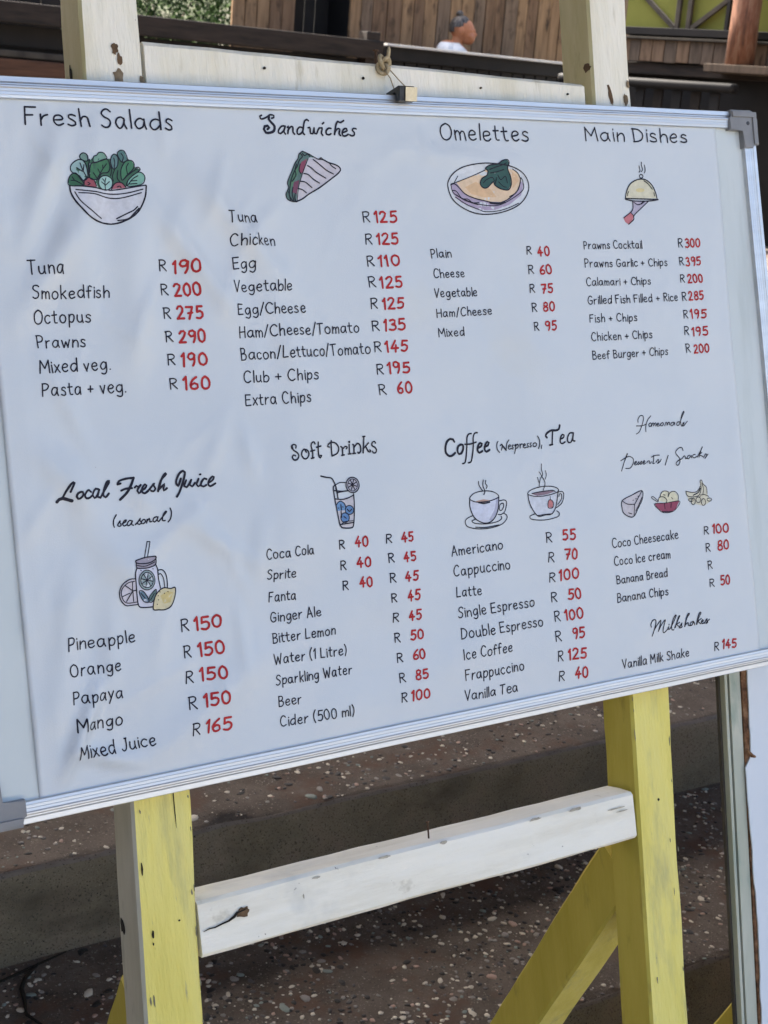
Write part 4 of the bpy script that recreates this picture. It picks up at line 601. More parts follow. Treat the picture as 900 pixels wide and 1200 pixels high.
["tea cup with tea bag",[[[532,569,638],[5627,2162,5742,2121,5863,2121,6004,2157,5955,2002,5894,1934,5733,1927,5680,1981,5638,2070]],[[231,169,210],[5671,2154,5792,2165,5928,2160,5957,2149,5864,2131,5742,2127]],[[463,187,191],[5867,2060,5895,2075,5927,2048,5916,1996,5860,1999]]],[[13,5627,2162,5675,2194,5798,2213,5933,2203,6006,2169,5987,2140,5863,2121,5742,2121,5654,2141,5627,2162],[13,5678,2157,5792,2165,5929,2164,5965,2148],[15,5627,2162,5638,2070,5680,1981,5733,1927,5810,1931,5894,1934,5955,2002,6004,2157],[13,6010,2141,6056,2139,6067,2101,6035,2031,5961,1989],[13,6005,2095,6015,2119,6038,2117,6032,2068,5980,2018],[13,5692,1955,5630,1937,5656,1904,5804,1883,5958,1897,5988,1931,5958,1958],[13,5719,1934,5810,1937,5901,1934],[11,5867,2060,5895,2075,5927,2048,5916,1996,5860,1999,5867,2060],[10,5895,2075,5895,2112],[11,5825,2436,5818,2382,5827,2332,5792,2287,5772,2222],[11,5785,2361,5811,2322,5847,2245,5816,2175],[11,5865,2366,5872,2322,5851,2281],[11,5761,2308,5773,2258]]],
["slice of cheesecake",[[[480,466,501],[6795,1974,6928,2019,7069,2052,7066,1964,6941,1813,6887,1801,6815,1826,6787,1869]]],[[14,6795,1974,6928,2019,7069,2052,7067,1970,7003,1883,6936,1805,6872,1802,6802,1844,6785,1893,6795,1974],[12,6795,1974,6858,1935,6955,1923],[12,6955,1923,7068,2047],[12,6955,1923,6933,1808],[12,6961,1852,7014,1917,7061,1983],[12,6937,1965,6943,1968],[12,6976,1977,6984,1978],[12,7009,1999,7017,2001],[12,6862,1844,6905,1828]]],
["bowl of ice cream",[[[606,587,440],[7276,1926,7305,1971,7357,2019,7418,2007,7496,2006,7545,1959,7546,1899,7404,1895]],[[265,65,112],[7227,1901,7373,1895,7561,1895,7505,1820,7438,1791,7331,1802,7259,1851]]],[[11,7227,1901,7373,1895,7561,1895,7513,1825,7439,1793,7330,1799,7266,1844,7227,1901],[11,7275,1920,7296,1960,7350,1960,7393,1926,7381,1898],[11,7304,1965,7333,2010,7381,2020,7425,2001,7412,1960],[11,7412,1954,7448,1998,7511,2001,7550,1959,7543,1900],[11,7267,1917,7210,1950,7189,1972,7213,1976,7248,1950,7276,1926],[11,7357,1888,7358,1835],[11,7450,1885,7436,1839],[11,7353,1984,7375,1976],[11,7457,1944,7471,1928],[14,7316,1809,7455,1797]]],
["bananas and banana chips",[[[568,551,440],[7660,1990,7713,1973,7807,1958,7862,2013,7870,2079,7901,2070,7943,2018,7958,1943,7962,1907,8004,1854,7919,1820,7870,1819,7792,1839,7745,1843,7687,1891,7677,1934]]],[[11,7660,1990,7677,1940,7755,1921,7836,1931,7876,2000,7870,2079,7895,2083,7906,2045,7950,2005,7953,1938],[11,7660,1990,7760,1968,7826,1980,7867,2025],[16,7757,1939,7832,1962,7864,2001],[11,7891,2053,7908,1997,7893,1938],[11,7854,1881,7844,1862,7824,1854,7803,1860,7791,1877,7793,1897,7809,1911,7831,1913,7849,1901,7854,1881],[11,7919,1850,7910,1828,7891,1817,7872,1823,7862,1844,7865,1868,7880,1886,7900,1888,7915,1874,7919,1850],[11,7777,1870,7768,1850,7750,1840,7731,1846,7721,1864,7723,1887,7738,1903,7758,1906,7773,1893,7777,1870],[11,8009,1868,8000,1858,7980,1854,7959,1858,7946,1868,7947,1880,7962,1887,7984,1887,8003,1880,8009,1868],[11,7751,1889,7742,1879,7722,1875,7702,1879,7689,1889,7690,1900,7705,1908,7727,1908,7744,1900,7751,1889],[11,7852,1930,7916,1929,7970,1906],[11,7853,1917,7833,1907]]]]
# ================================================================== the easel and the menu board (local axes u right, v up the board, w out of the board)
BO = Vector((0.32694, 1.01246, 0.87599)); BXv = Vector((0.998959, -0.035243, 0.028966)); BUv = Vector((-0.01722, 0.296669, 0.954825)); BNv = Vector((-0.042244, -0.95433, 0.295753))
BM = Matrix(((BXv.x, BUv.x, BNv.x, BO.x), (BXv.y, BUv.y, BNv.y, BO.y), (BXv.z, BUv.z, BNv.z, BO.z), (0, 0, 0, 1)))
# local frame for easel pieces is (u, -w, v): timber depth runs backwards and grain along local Z
EM = Matrix(((BXv.x, -BNv.x, BUv.x, BO.x), (BXv.y, -BNv.y, BUv.y, BO.y), (BXv.z, -BNv.z, BUv.z, BO.z), (0, 0, 0, 1)))
FRONT = 0.020        # front face of the posts lies this far behind the board's front
ez = empty('easel', rot=EM); tag(ez, 'tall wooden easel painted cream above and yellow below, carrying the menu board', 'easel')
def timber(name, A, B, w, d, mats, rule, seed, parent=ez, du=(1, 0, 0), dv=(0, 1, 0), cham=0.0028):
    V, F, I = beam_geo(A, B, du, dv, w, d, seed=seed, cham=cham, jit=0.0007)
    idx = [rule(s, sum((V[k].z for k in f)) / len(f)) for f, s in zip(F, I)]
    return mesh_obj(name, V, F, mats, parent, smooth=False, idx=idx)
yc = FRONT + 0.025
PB = -0.897
def ul(v): return 0.1887 + (v - 0.67) * 0.0425
def ur(v): return 0.7353 + (v - 0.714) * 0.0411
# left post: cream above, yellow front below, bare grey left side below
timber('post', (ul(PB), yc, PB), (ul(0.93), yc, 0.93), 0.0535, 0.050, [M_cream, M_yellow, M_ygrey, M_cream_shade], lambda s, z: (3 if s == 3 else 0) if z > 0.30 else (2 if s == 3 else 1), 1)
timber('post', (ur(PB - .02), yc, PB - .02), (ur(0.93), yc, 0.93), 0.0515, 0.050, [M_cream, M_yellow, M_yellow_shade, M_cream_shade], lambda s, z: (3 if s == 3 else 0) if z > 0.30 else (2 if s == 3 else 1), 2)
timber('upper_rail', (0.2165, FRONT + 0.0225, 0.6172), (0.6945, FRONT + 0.0225, 0.6022), 0.050, 0.043, [M_cream], lambda s, z: 0, 3, du=(0.031, 0, 1), cham=0.004)
timber('lower_rail', (0.1835, FRONT + 0.0235, -0.1262), (0.6715, FRONT + 0.0235, -0.1278), 0.0495, 0.045, [M_white], lambda s, z: 0, 4, du=(0.003, 0, 1), cham=0.003)
dl = Vector((0, 0.694, -0.72)).normalized()
for k, u in enumerate((0.1535, 0.6985)):
    A = Vector((u, FRONT + 0.052, -0.197)) - dl * 0.012; B = A + dl * 0.784
    nrm = Vector((0, 0.72, 0.694))
    timber('rear_leg', A, B, 0.050, 0.058, [M_yellow_shade, M_yellow], lambda s, z: 1 if s == 0 else 0, 5 + k, dv=nrm)
# blemishes that have their own depth: knot, crack, bare chips, nails, bolt hole
def chip(name, pts, y, mat, th=0.0005, parent=ez, side=None):
    """thin scab or pit lying on a front face (u,v outline) or, with side=u, on the left face (depth,v outline)"""
    n = len(pts)
    if side is None: V = [(p[0], y, p[1]) for p in pts] + [(p[0], y - th, p[1]) for p in pts]
    else: V = [(side, p[0], p[1]) for p in pts] + [(side - th, p[0], p[1]) for p in pts]
    F = [tuple(range(n)), tuple(range(2 * n - 1, n - 1, -1))] + [(i, (i + 1) % n, n + (i + 1) % n, n + i) for i in range(n)]
    return mesh_obj(name, V, F, mat, parent)
def blob(cx, cy, rx, ry, seed, n=16, rot=0.0):
    r = random.Random(seed); o = []
    for k in range(n):
        a = 2 * math.pi * k / n; q = 1 + r.uniform(-.28, .28); x, y = rx * q * math.cos(a), ry * q * math.sin(a); o.append((cx + x * math.cos(rot) - y * math.sin(rot), cy + x * math.sin(rot) + y * math.cos(rot)))
    return o
fy = FRONT - 0.0006
def fpt(lst, y=0): return lst
chip('paint_chip', blob(0.1895, 0.6325, 0.0030, 0.0048, 1), fy, M_rawwood); chip('paint_chip', blob(0.1928, 0.6235, 0.0020, 0.0052, 2), fy, M_rawwood)
chip('paint_chip', blob(0.1905, 0.6095, 0.0046, 0.0062, 3), fy, M_worn2); chip('bare_patch', blob(0.2115, 0.606, 0.0020, 0.005, 4), fy, M_worn2)
chip('paint_chip', blob(0.7275, 0.615, 0.0022, 0.010, 5, rot=0.2), fy, M_rawwood); chip('paint_chip', blob(0.7475, 0.612, 0.0026, 0.006, 6), fy, M_worn2); chip('paint_chip', blob(0.752, 0.628, 0.0018, 0.004, 16), fy, M_worn2)
chip('knot', blob(0.2245, -0.1205, 0.0072, 0.0046, 7, rot=0.15), fy + 0.001, M_rawwood, 0.001)
chip('crack', [(0.186, -0.1283), (0.192, -0.1266), (0.197, -0.1268), (0.2035, -0.1253), (0.210, -0.1242), (0.2155, -0.1215), (0.2185, -0.1188), (0.2290, -0.1175), (0.226, -0.1190), (0.2195, -0.1200), (0.2165, -0.1232), (0.2105, -0.1253), (0.204, -0.1262), (0.197, -0.1276), (0.192, -0.1273)], fy + 0.001, M_crack, 0.0014)
chip('split', [(0.1712, -0.003), (0.1719, -0.003), (0.1716, -0.022), (0.1712, -0.034), (0.1709, -0.022)], fy, M_crack, 0.0006)
re_ = random.Random(33); EDGE = ()
for q in range(44):      # flaked paint along the corners of the posts
    v = -0.006 - 0.34 * re_.random(); f_ = ul if q % 3 else ur; e_ = re_.choice((-1, 1, 1)); d_ = 0.0255 - 0.012 * re_.random() ** 3
    EDGE += ((f_(v) + e_ * (d_ if f_ is ul else d_ - 0.001), v, 0.0003 + 0.0004 * re_.random(), 0.0014 + 0.0045 * re_.random() ** 2),)
for q, (a, b, rx, ry) in enumerate(((0.1368, -0.062, 0.0008, 0.005), (0.1405, -0.119, 0.0011, 0.0034), (0.1398, -0.127, 0.0007, 0.0014), (0.165, -0.113, 0.0009, 0.0009), (0.7028, -0.118, 0.0014, 0.0015)) + EDGE):
    chip('paint_chip', blob(a, b, rx, ry, 20 + q, 10), fy, M_crack if q < 5 else M_grime, 0.0003)
for q, (a, b, rx, ry) in enumerate(((0.372, -0.1045, 0.006, 0.0012), (0.437, -0.105, 0.004, 0.0015), (0.545, -0.1055, 0.006, 0.0012), (0.595, -0.106, 0.008, 0.0014), (0.648, -0.116, 0.010, 0.0006), (0.655, -0.120, 0.007, 0.0005), (0.30, -0.107, 0.004, 0.001), (0.285, -0.121, 0.0005, 0.002))):
    chip('paint_chip', blob(a, b, rx, ry, 60 + q), fy + 0.001, M_worn, 0.0008)
chip('bolt_hole', blob(FRONT + 0.040, -0.118, 0.0042, 0.0062, 80), 0, M_crack, 0.0006, side=ul(-0.118) - 0.0268)
chip('paint_chip', blob(FRONT + 0.030, 0.617, 0.0025, 0.0075, 81), 0, M_crack, 0.0006, side=ul(0.617) - 0.0268)
chip('paint_chip', blob(FRONT + 0.008, 0.645, 0.006, 0.004, 82), 0, M_rawwood, 0.0006, side=ur(0.655) - 0.0258)
def nail(name, A, B, rad, parent=ez):
    V, F = tube_geo([A, B], rad, 8); h, hf = tube_geo([B, Vector(B) + (Vector(B) - Vector(A)).normalized() * 0.0012], rad * 2.1, 10); b = len(V)
    return mesh_obj(name, V + h, F + [tuple(i + b for i in f) for f in hf], M_rust, parent)
nail('nail', (0.4305, FRONT + 0.016, -0.106), (0.4298, FRONT + 0.014, -0.0865), 0.0009)
nail('nail', (0.4535, FRONT + 0.012, 0.626), (0.4540, FRONT + 0.008, 0.648), 0.0014)
for (u, v) in ((0.330, 0.6235), (0.432, 0.619), (0.565, 0.616), (0.672, 0.6145)): chip('nail_hole', blob(u, v, 0.0013, 0.0013, int(u * 999), 8), fy + 0.001, M_crack, 0.0012)

# ---- whiteboard
BW, BH = 0.9113, 0.600
wbd = empty('whiteboard', rot=BM @ Matrix.Translation((BW / 2, 0, 0))); tag(wbd, 'wide whiteboard with aluminium frame and grey corner caps leaning on the easel', 'whiteboard')
def wl(u, v, w): return (u - BW / 2, v, w)
box('panel', wl(0.010, 0.010, -0.0165), wl(BW - 0.010, BH - 0.010, -0.0062), M_panel, wbd)
PROF = [(0.0, -0.0185), (0.0, -0.0028), (0.0006, -0.0021), (0.0046, -0.0021), (0.0052, -0.0028), (0.0056, -0.0034), (0.0066, -0.0034), (0.0074, -0.0008), (0.0082, -0.0002), (0.0094, -0.0002), (0.0104, -0.0010), (0.0124, -0.0012), (0.0127, -0.0015), (0.0130, -0.0012), (0.0152, -0.0013), (0.0155, -0.0016), (0.0158, -0.0013), (0.0178, -0.0016), (0.0184, -0.0030), (0.0184, -0.0062), (0.0130, -0.0064), (0.0130, -0.0185)]
def rail(name, P0, P1, inward):
    P0 = Vector((*P0, 0)); P1 = Vector((*P1, 0)); inw = Vector((*inward, 0)); n = 24; V = []; F = []; m = len(PROF)
    for i in range(n + 1):
        p = P0.lerp(P1, i / n); bow = 0.0005 * noise.noise(Vector((p.x * 9, p.y * 9, 2)))
        for s, h in PROF: q = p + inw * (s + bow); V.append(wl(q.x, q.y, h))
    for i in range(n):
        for j in range(m): F.append((i * m + j, i * m + (j + 1) % m, (i + 1) * m + (j + 1) % m, (i + 1) * m + j))
    F += [tuple(range(m)), tuple(n * m + j for j in range(m - 1, -1, -1))]
    bm = bmesh.new(); vs = [bm.verts.new(v) for v in V]
    for f in F: bm.faces.new([vs[i] for i in f])
    return bm_obj(name, bm, M_alu, wbd)
CL = 0.034
rail('frame_rail', (CL - .006, BH), (BW - CL + .006, BH), (0, -1)); rail('frame_rail', (CL - .006, 0), (BW - CL + .006, 0), (0, 1))
rail('frame_rail', (0, CL - .006), (0, BH - CL + .006), (1, 0)); rail('frame_rail', (BW, CL - .006), (BW, BH - CL + .006), (-1, 0))
def cap(cu, cv, su, sv):
    R = 0.010; n = 6; L = 0.036; T = 0.0205; o = []
    for k in range(n + 1): a = math.pi + (math.pi / 2) * k / n; o.append((R + R * math.cos(a) - 0.0012, R + R * math.sin(a) - 0.0012))
    o += [(L, -0.0012), (L, 0.0068), (L + 0.0035, 0.0072), (L + 0.0035, T), (T, T), (T, L + 0.0035), (0.0072, L + 0.0035), (0.0068, L), (-0.0012, L)]
    bm = bmesh.new(); lo = [bm.verts.new(wl(cu + su * x, cv + sv * y, -0.0195)) for x, y in o]; hi = [bm.verts.new(wl(cu + su * x, cv + sv * y, 0.0012)) for x, y in o]; m = len(o)
    top = bm.faces.new(hi); bm.faces.new(list(reversed(lo)))
    for i in range(m): bm.faces.new((lo[i], lo[(i + 1) % m], hi[(i + 1) % m], hi[i]))
    bmesh.ops.bevel(bm, geom=list(top.edges), offset=0.0009, segments=2, affect='EDGES')
    c = bm_obj('corner_cap', bm, M_cap, wbd)
    # raised L shaped ridge and a screw recess on the cap
    bm = bmesh.new()
    def sl(x0, y0, x1, y1, h): box_bm(bm, tuple(min(a, b) for a, b in zip(wl(cu + su * x0, cv + sv * y0, 0.0010), wl(cu + su * x1, cv + sv * y1, h))), tuple(max(a, b) for a, b in zip(wl(cu + su * x0, cv + sv * y0, 0.0010), wl(cu + su * x1, cv + sv * y1, h))), 0.0004)
    sl(0.001, 0.001, 0.0355, 0.0066, 0.0030); sl(0.001, 0.0067, 0.0066, 0.0355, 0.0030)
    bm_obj('cap_ridge', bm, M_cap, c)
    sv_, sf_ = tube_geo([wl(cu + su * 0.013, cv + sv * 0.013, 0.0004), wl(cu + su * 0.013, cv + sv * 0.013, 0.0016)], 0.0022, 10); mesh_obj('screw', sv_, sf_, M_metal, c)
for cu, cv, su, sv in ((0, 0, 1, 1), (BW, 0, -1, 1), (0, BH, 1, -1), (BW, BH, -1, -1)): cap(cu, cv, su, sv)

# ---- printed sheet: thin vinyl, slightly wrinkled, tucked under the frame at top and bottom
rw = random.Random(12); RIDGE = []
def ridge(u0, v0, u1, v1, sg, am): RIDGE.append((u0, v0, u1, v1, sg, am))
for q in range(90):
    a_ = rw.uniform(.06, .30) if q < 58 else rw.uniform(.30, .84); b_ = rw.uniform(.03, .57); t_ = rw.gauss(1.35, .5); l_ = rw.uniform(.03, .10)
    RIDGE.append((a_, b_, a_ + l_ * math.cos(t_), b_ + l_ * math.sin(t_), (rw.uniform(.0045, .010) if q % 2 else rw.uniform(.0026, .005)), (1 if q % 2 else .42) * rw.uniform(.0014, .0034) * (1 if q < 58 else .5)))
for (a, b, c, d, s, m) in ((.085, .46, .135, .57, .010, 1.3), (.075, .40, .15, .50, .012, 1.1), (.125, .40, .150, .56, .013, .9), (.17, .34, .19, .52, .016, .9), (.21, .36, .215, .50, .012, -.8), (.20, .50, .27, .40, .010, 1.2), (.235, .53, .33, .42, .011, 1.0), (.26, .55, .36, .47, .012, -.8),
                         (.075, .03, .11, .10, .006, 1.6), (.10, .025, .115, .085, .005, -1.1), (.085, .05, .14, .03, .006, 1.2), (.075, .08, .10, .20, .011, .9), (.15, .03, .26, .10, .014, .8), (.11, .24, .17, .16, .016, 1.0), (.18, .22, .21, .10, .018, -.8), (.08, .30, .13, .24, .012, .9), (.29, .14, .31, .30, .02, .6), (.36, .30, .40, .44, .02, -.5), (.42, .05, .55, .10, .018, .6), (.33, .33, .29, .47, .014, .7), (.45, .55, .62, .535, .010, .8), (.68, .05, .74, .09, .014, .6), (.83, .10, .845, .30, .012, .5), (.82, .35, .84, .50, .010, .5)): ridge(a, b, c, d, s, (m if m > 0 else m * 0.25) * 0.0056)
WV = [(rw.uniform(0, 6.28), rw.uniform(9, 40), rw.uniform(0, 6.28), rw.uniform(.5, 1)) for _ in range(9)]
def left_edge(v): return 0.0525 + 0.010 * v
def right_edge(v): return 0.8510 + 0.004 * max(0, v - 0.35) / 0.2
def sheet_h(u, v):
    h = 0.0
    for (a, b, c, d, sg, am) in RIDGE:
        dx, dy = c - a, d - b; L2 = dx * dx + dy * dy; t = ((u - a) * dx + (v - b) * dy) / L2
        tc = min(1, max(0, t)); ex, ey = u - a - dx * tc, v - b - dy * tc; q = (ex * ex + ey * ey) / (sg * sg)
        if q < 9: h += am * math.exp(-q) * (0.35 + 0.65 * math.sin(math.pi * tc))
    fade = 1.0 if u < .3 else max(.35, 1.0 - (u - .3) * 1.6)
    for an, k, ph, am in WV: h += 0.00045 * am * math.sin((u * math.cos(an) + v * math.sin(an)) * k * 2.2 + ph)
    h *= fade
    if u < left_edge(v) + 0.0205: h += 0.0006                      # folded hem on the left
    if u > right_edge(v) - 0.012: h += 0.0004
    h += 0.0012 * max(0, 1 - abs(u - left_edge(v)) / 0.006) * (0.5 + 0.5 * math.sin(v * 40)) * 0.7
    h = max(0.0, h + 0.0009); ed = min(v - 0.018, 0.582 - v); k = min(1, max(0, ed / 0.02)); return h * (0.25 + 0.75 * k)
SW0 = -0.0056
_GU, _GV = 320, 220
_H = [[sheet_h(0.045 + 0.82 * i / _GU, 0.010 + 0.58 * j / _GV) for i in range(_GU + 1)] for j in range(_GV + 1)]
def sheet_h(u, v):
    x = min(_GU - 1e-6, max(0, (u - 0.045) / 0.82 * _GU)); y = min(_GV - 1e-6, max(0, (v - 0.010) / 0.58 * _GV)); i, j = int(x), int(y); a, b = x - i, y - j
    return (_H[j][i] * (1 - a) + _H[j][i + 1] * a) * (1 - b) + (_H[j + 1][i] * (1 - a) + _H[j + 1][i + 1] * a) * b
sheet = empty('menu_sheet', rot=BM); tag(sheet, 'pale grey printed menu sheet with handwritten food and drink lists covering the whiteboard', 'menu')
us = []; NU, NV = 200, 132
V = []; F = []
for j in range(NV + 1):
    v = 0.0145 + (0.5855 - 0.0145) * j / NV; a, b = left_edge(v), right_edge(v)
    for i in range(NU + 1):
        u = a + (b - a) * i / NU; V.append((u, v, SW0 + 0.0003 + sheet_h(u, v)))
W1 = NU + 1
F = [(j * W1 + i, j * W1 + i + 1, (j + 1) * W1 + i + 1, (j + 1) * W1 + i) for j in range(NV) for i in range(NU)]
per = [i for i in range(W1)] + [j * W1 + NU for j in range(1, NV + 1)] + [NV * W1 + i for i in range(NU - 1, -1, -1)] + [j * W1 for j in range(NV - 1, 0, -1)]
nb = len(V); V += [(V[i][0], V[i][1], SW0 - 0.0003) for i in per]; n = len(per)
F += [(per[(k + 1) % n], per[k], nb + k, nb + (k + 1) % n) for k in range(n)]
mesh_obj('sheet', V, F, M_sheet, sheet, smooth=True)

# ---- pen strokes: each stroke is a flat ribbon of ink lying on the sheet
def smooth_pts(P, step):
    if len(P) == 2:
        n = max(1, int((P[1] - P[0]).length / (step * 2))); return [P[0].lerp(P[1], k / n) for k in range(n + 1)]
    closed = (P[0] - P[-1]).length < 1e-6; out = []; n = len(P)
    for i in range(n - 1):
        p1, p2 = P[i], P[i + 1]; p0 = P[i - 1] if i > 0 else (P[-2] if closed else p1); p3 = P[i + 2] if i + 2 < n else (P[1] if closed else p2)
        k = max(1, int((p2 - p1).length / step))
        for s in range(k):
            t = s / k; out.append(0.5 * ((2 * p1) + (p2 - p0) * t + (2 * p0 - 5 * p1 + 4 * p2 - p3) * t * t + (3 * p1 - p0 - 3 * p2 + p3) * t * t * t))
    out.append(P[-1]); return out
class Ink:
    def __init__(self): self.V = []; self.F = []; self.I = []; self.n = 0
    def stroke(self, pts, width, mi=0, lift=0.00035, taper=0.0, seed=0):
        P = smooth_pts([Vector(p) for p in pts], max(0.0007, width * 0.7)); Q = [P[0]]
        for p in P[1:]:
            if (p - Q[-1]).length > width * 0.12: Q.append(p)
        if len(Q) == 1: Q.append(Q[0] + Vector((width * 0.2, 0)))
        P = Q; m = len(P); self.n += 1; lz = lift + 0.000012 * (self.n % 24); b = len(self.V); T = []
        for i in range(m):
            d = (P[min(m - 1, i + 1)] - P[max(0, i - 1)]); T.append(d.normalized() if d.length > 0 else Vector((1, 0)))
        def put(p): self.V.append((p.x, p.y, SW0 + 0.0003 + sheet_h(p.x, p.y) + lz))
        for i, p in enumerate(P):
            nrm = Vector((-T[i].y, T[i].x)); w = width * 0.5 * (1 + 0.16 * noise.noise(Vector((p.x * 260, p.y * 260, seed))))
            if taper: w *= 1 - taper * (i / (m - 1)) ** 2
            put(p + nrm * w); put(p - nrm * w)
        for i in range(m - 1): self.F.append((b + 2 * i + 1, b + 2 * i + 3, b + 2 * i + 2, b + 2 * i)); self.I.append(mi)
        for end, sgn in ((0, -1), (m - 1, 1)):
            c = len(self.V); nrm = Vector((-T[end].y, T[end].x)); w = width * 0.5 * ((1 - taper) if sgn > 0 else 1)
            for k in range(1, 4):
                a = math.pi * k / 4; put(P[end] + nrm * (w * math.cos(a)) + T[end] * (sgn * w * math.sin(a)))
            l, r_ = b + 2 * end, b + 2 * end + 1
            self.F.append((l, c, c + 1, c + 2, r_) if sgn < 0 else (r_, c + 2, c + 1, c, l)); self.I.append(mi)
    def fill(self, poly, mi, lift):
        bm = bmesh.new(); vs = [bm.verts.new((x, y, 0)) for x, y in poly]; f = bm.faces.new(vs)
        bmesh.ops.triangulate(bm, faces=[f])
        for _ in range(3):
            es = [e for e in bm.edges if e.calc_length() > 0.006]
            if not es: break
            bmesh.ops.subdivide_edges(bm, edges=es, cuts=1); bmesh.ops.triangulate(bm, faces=[q for q in bm.faces if len(q.verts) > 3])
        bm.verts.index_update(); b = len(self.V)
        for v in bm.verts: self.V.append((v.co.x, v.co.y, SW0 + 0.0003 + sheet_h(v.co.x, v.co.y) + lift))
        for q in bm.faces:
            ids = [v.index + b for v in q.verts]
            if q.normal.z < 0: ids.reverse()
            self.F.append(tuple(ids)); self.I.append(mi)
        bm.free()
    def make(self, name, mats, label=None):
        o = mesh_obj(name, self.V, self.F, mats, sheet, idx=self.I)
        if label: o['label'] = label
        return o

# ---- hand lettering alphabet, cap height 100
def g(s):
    out = []
    for st in s.split('|'):
        q = [float(a) for a in st.replace(',', ' ').split()]; out.append([(q[i], q[i + 1]) for i in range(0, len(q), 2)])
    return out
FONT = {k: g(v) for k, v in {
 'a': '44,50 32,61 15,56 4,32 11,6 24,2 37,18 44,48|45,58 44,26 50,0', 'b': '6,100 5,0|6,38 22,59 41,50 44,22 28,1 6,6', 'c': '42,51 29,61 11,50 4,28 13,5 29,0 43,10',
 'd': '46,50 31,61 11,50 4,25 15,2 31,5 46,30|48,100 47,0', 'e': '6,30 38,35 41,49 28,61 11,52 4,27 13,4 28,0 43,11', 'f': '36,91 26,100 16,90 14,52 14,0|0,57 32,59',
 'g': '44,50 31,61 13,52 5,30 14,7 29,7 41,26 45,54|45,58 46,2 40,-23 25,-31 8,-22', 'h': '6,100 5,0|5,32 21,57 37,52 41,30 41,0', 'i': '6,60 6,0|6,79 6,83', 'j': '14,60 14,-10 4,-28|14,79 14,83',
 'k': '6,100 5,0|38,60 7,27|15,34 40,0', 'l': '5,100 5,0', 'm': '6,60 5,0|5,34 17,57 29,52 32,30 32,0|32,34 44,57 56,52 59,30 59,0', 'n': '6,60 5,0|5,32 21,57 37,52 41,30 41,0',
 'o': '26,61 9,51 4,28 12,5 27,0 42,10 47,34 41,53 26,61', 'p': '6,60 5,-33|5,36 20,59 39,54 44,32 35,6 20,0 6,8', 'q': '44,50 30,61 11,52 5,28 16,3 32,8 44,30|45,60 45,-33',
 'r': '6,60 5,0|5,28 16,52 33,59', 's': '37,53 24,61 9,54 9,41 22,33 35,23 35,8 20,0 2,8', 't': '15,90 14,22 21,2 33,3|0,61 33,63', 'u': '5,60 5,24 13,3 27,3 40,22|41,60 41,20 45,0',
 'v': '2,60 19,0|19,0 37,60', 'w': '2,60 15,0|15,0 29,46|29,46 43,0|43,0 57,60', 'x': '2,60 38,0|37,60 2,0', 'y': '4,60 22,8|42,60 24,10 9,-31', 'z': '4,58 38,58|38,58 3,1|3,1 40,2',
 'A': '2,0 27,100|27,100 53,0|12,34 44,36', 'B': '6,100 5,0|4,98 32,98 42,80 31,58 7,52|7,52 36,51 48,28 36,3 4,0', 'C': '55,83 42,98 23,95 7,66 6,34 17,8 35,0 55,12', 'D': '6,100 5,0|1,98 34,92 55,60 49,22 27,3 2,0',
 'E': '46,98 6,98|6,98 5,1|5,1 47,3|6,52 39,54', 'F': '48,99 6,97|6,98 5,0|6,54 37,55', 'G': '54,83 41,98 21,93 7,62 6,32 17,6 35,0 53,14 55,43|33,43 58,43', 'H': '6,100 5,0|50,100 50,0|5,52 50,53', 'I': '6,100 5,0',
 'J': '26,98 38,98|34,98 35,30 26,4 12,0 2,14', 'K': '6,100 5,0|46,98 7,48|16,56 48,0', 'L': '6,100 5,2|5,2 44,3', 'M': '4,0 8,98|8,98 34,36|34,36 60,98|60,98 65,0', 'N': '5,0 6,98|6,98 48,2|48,2 49,100',
 'O': '32,100 11,84 4,50 12,12 32,0 54,14 62,50 53,85 32,100', 'P': '6,100 5,0|4,97 32,98 45,78 34,52 6,46', 'R': '6,98 5,0|3,96 30,98 43,80 32,56 7,51|16,52 46,0', 'S': '46,86 32,99 13,93 7,74 18,58 36,46 44,26 34,5 16,0 2,10',
 'T': '0,97 50,99|24,98 23,0', 'V': '2,100 26,0|26,0 50,100', 'W': '2,100 20,0|20,0 38,70|38,70 56,0|56,0 74,100', 'X': '3,100 46,0|46,100 3,0', 'U': '6,100 6,25 24,0 44,20 46,100', 'Y': '2,100 24,52|46,100 24,52|24,52 23,0',
 '0': '26,100 9,84 4,48 11,12 26,0 42,14 47,50 41,84 26,100', '1': '4,76 18,100|18,100 18,0', '2': '5,80 14,97 30,99 41,84 36,58 20,30 4,3|4,3 45,3', '3': '6,90 22,100 38,90 38,66 20,54|20,54 40,46 44,20 28,1 4,8',
 '4': '30,100 4,34|4,34 48,36|33,62 32,0', '5': '44,98 12,97|12,97 9,54|9,54 28,62 43,48 42,18 26,1 4,8', '6': '38,98 18,74 6,38 12,6 28,0 43,14 42,40 26,50 8,34', '7': '3,98 46,98|46,98 17,0|14,48 42,50', '8': '25,52 8,66 10,90 26,100 42,88 40,66 25,52 6,36 8,8 26,0 44,12 44,36 25,52', '9': '44,84 30,99 12,92 6,68 18,50 34,54 44,80|45,84 42,30 32,0',
 '.': '5,1 8,4', ',': '8,8 4,-14', '+': '22,62 22,14|2,38 42,38', '/': '0,-8 30,104', '(': '20,108 6,72 5,28 18,-14', ')': '4,108 18,74 19,28 6,-14'}.items()}
ADV = {' ': 30}
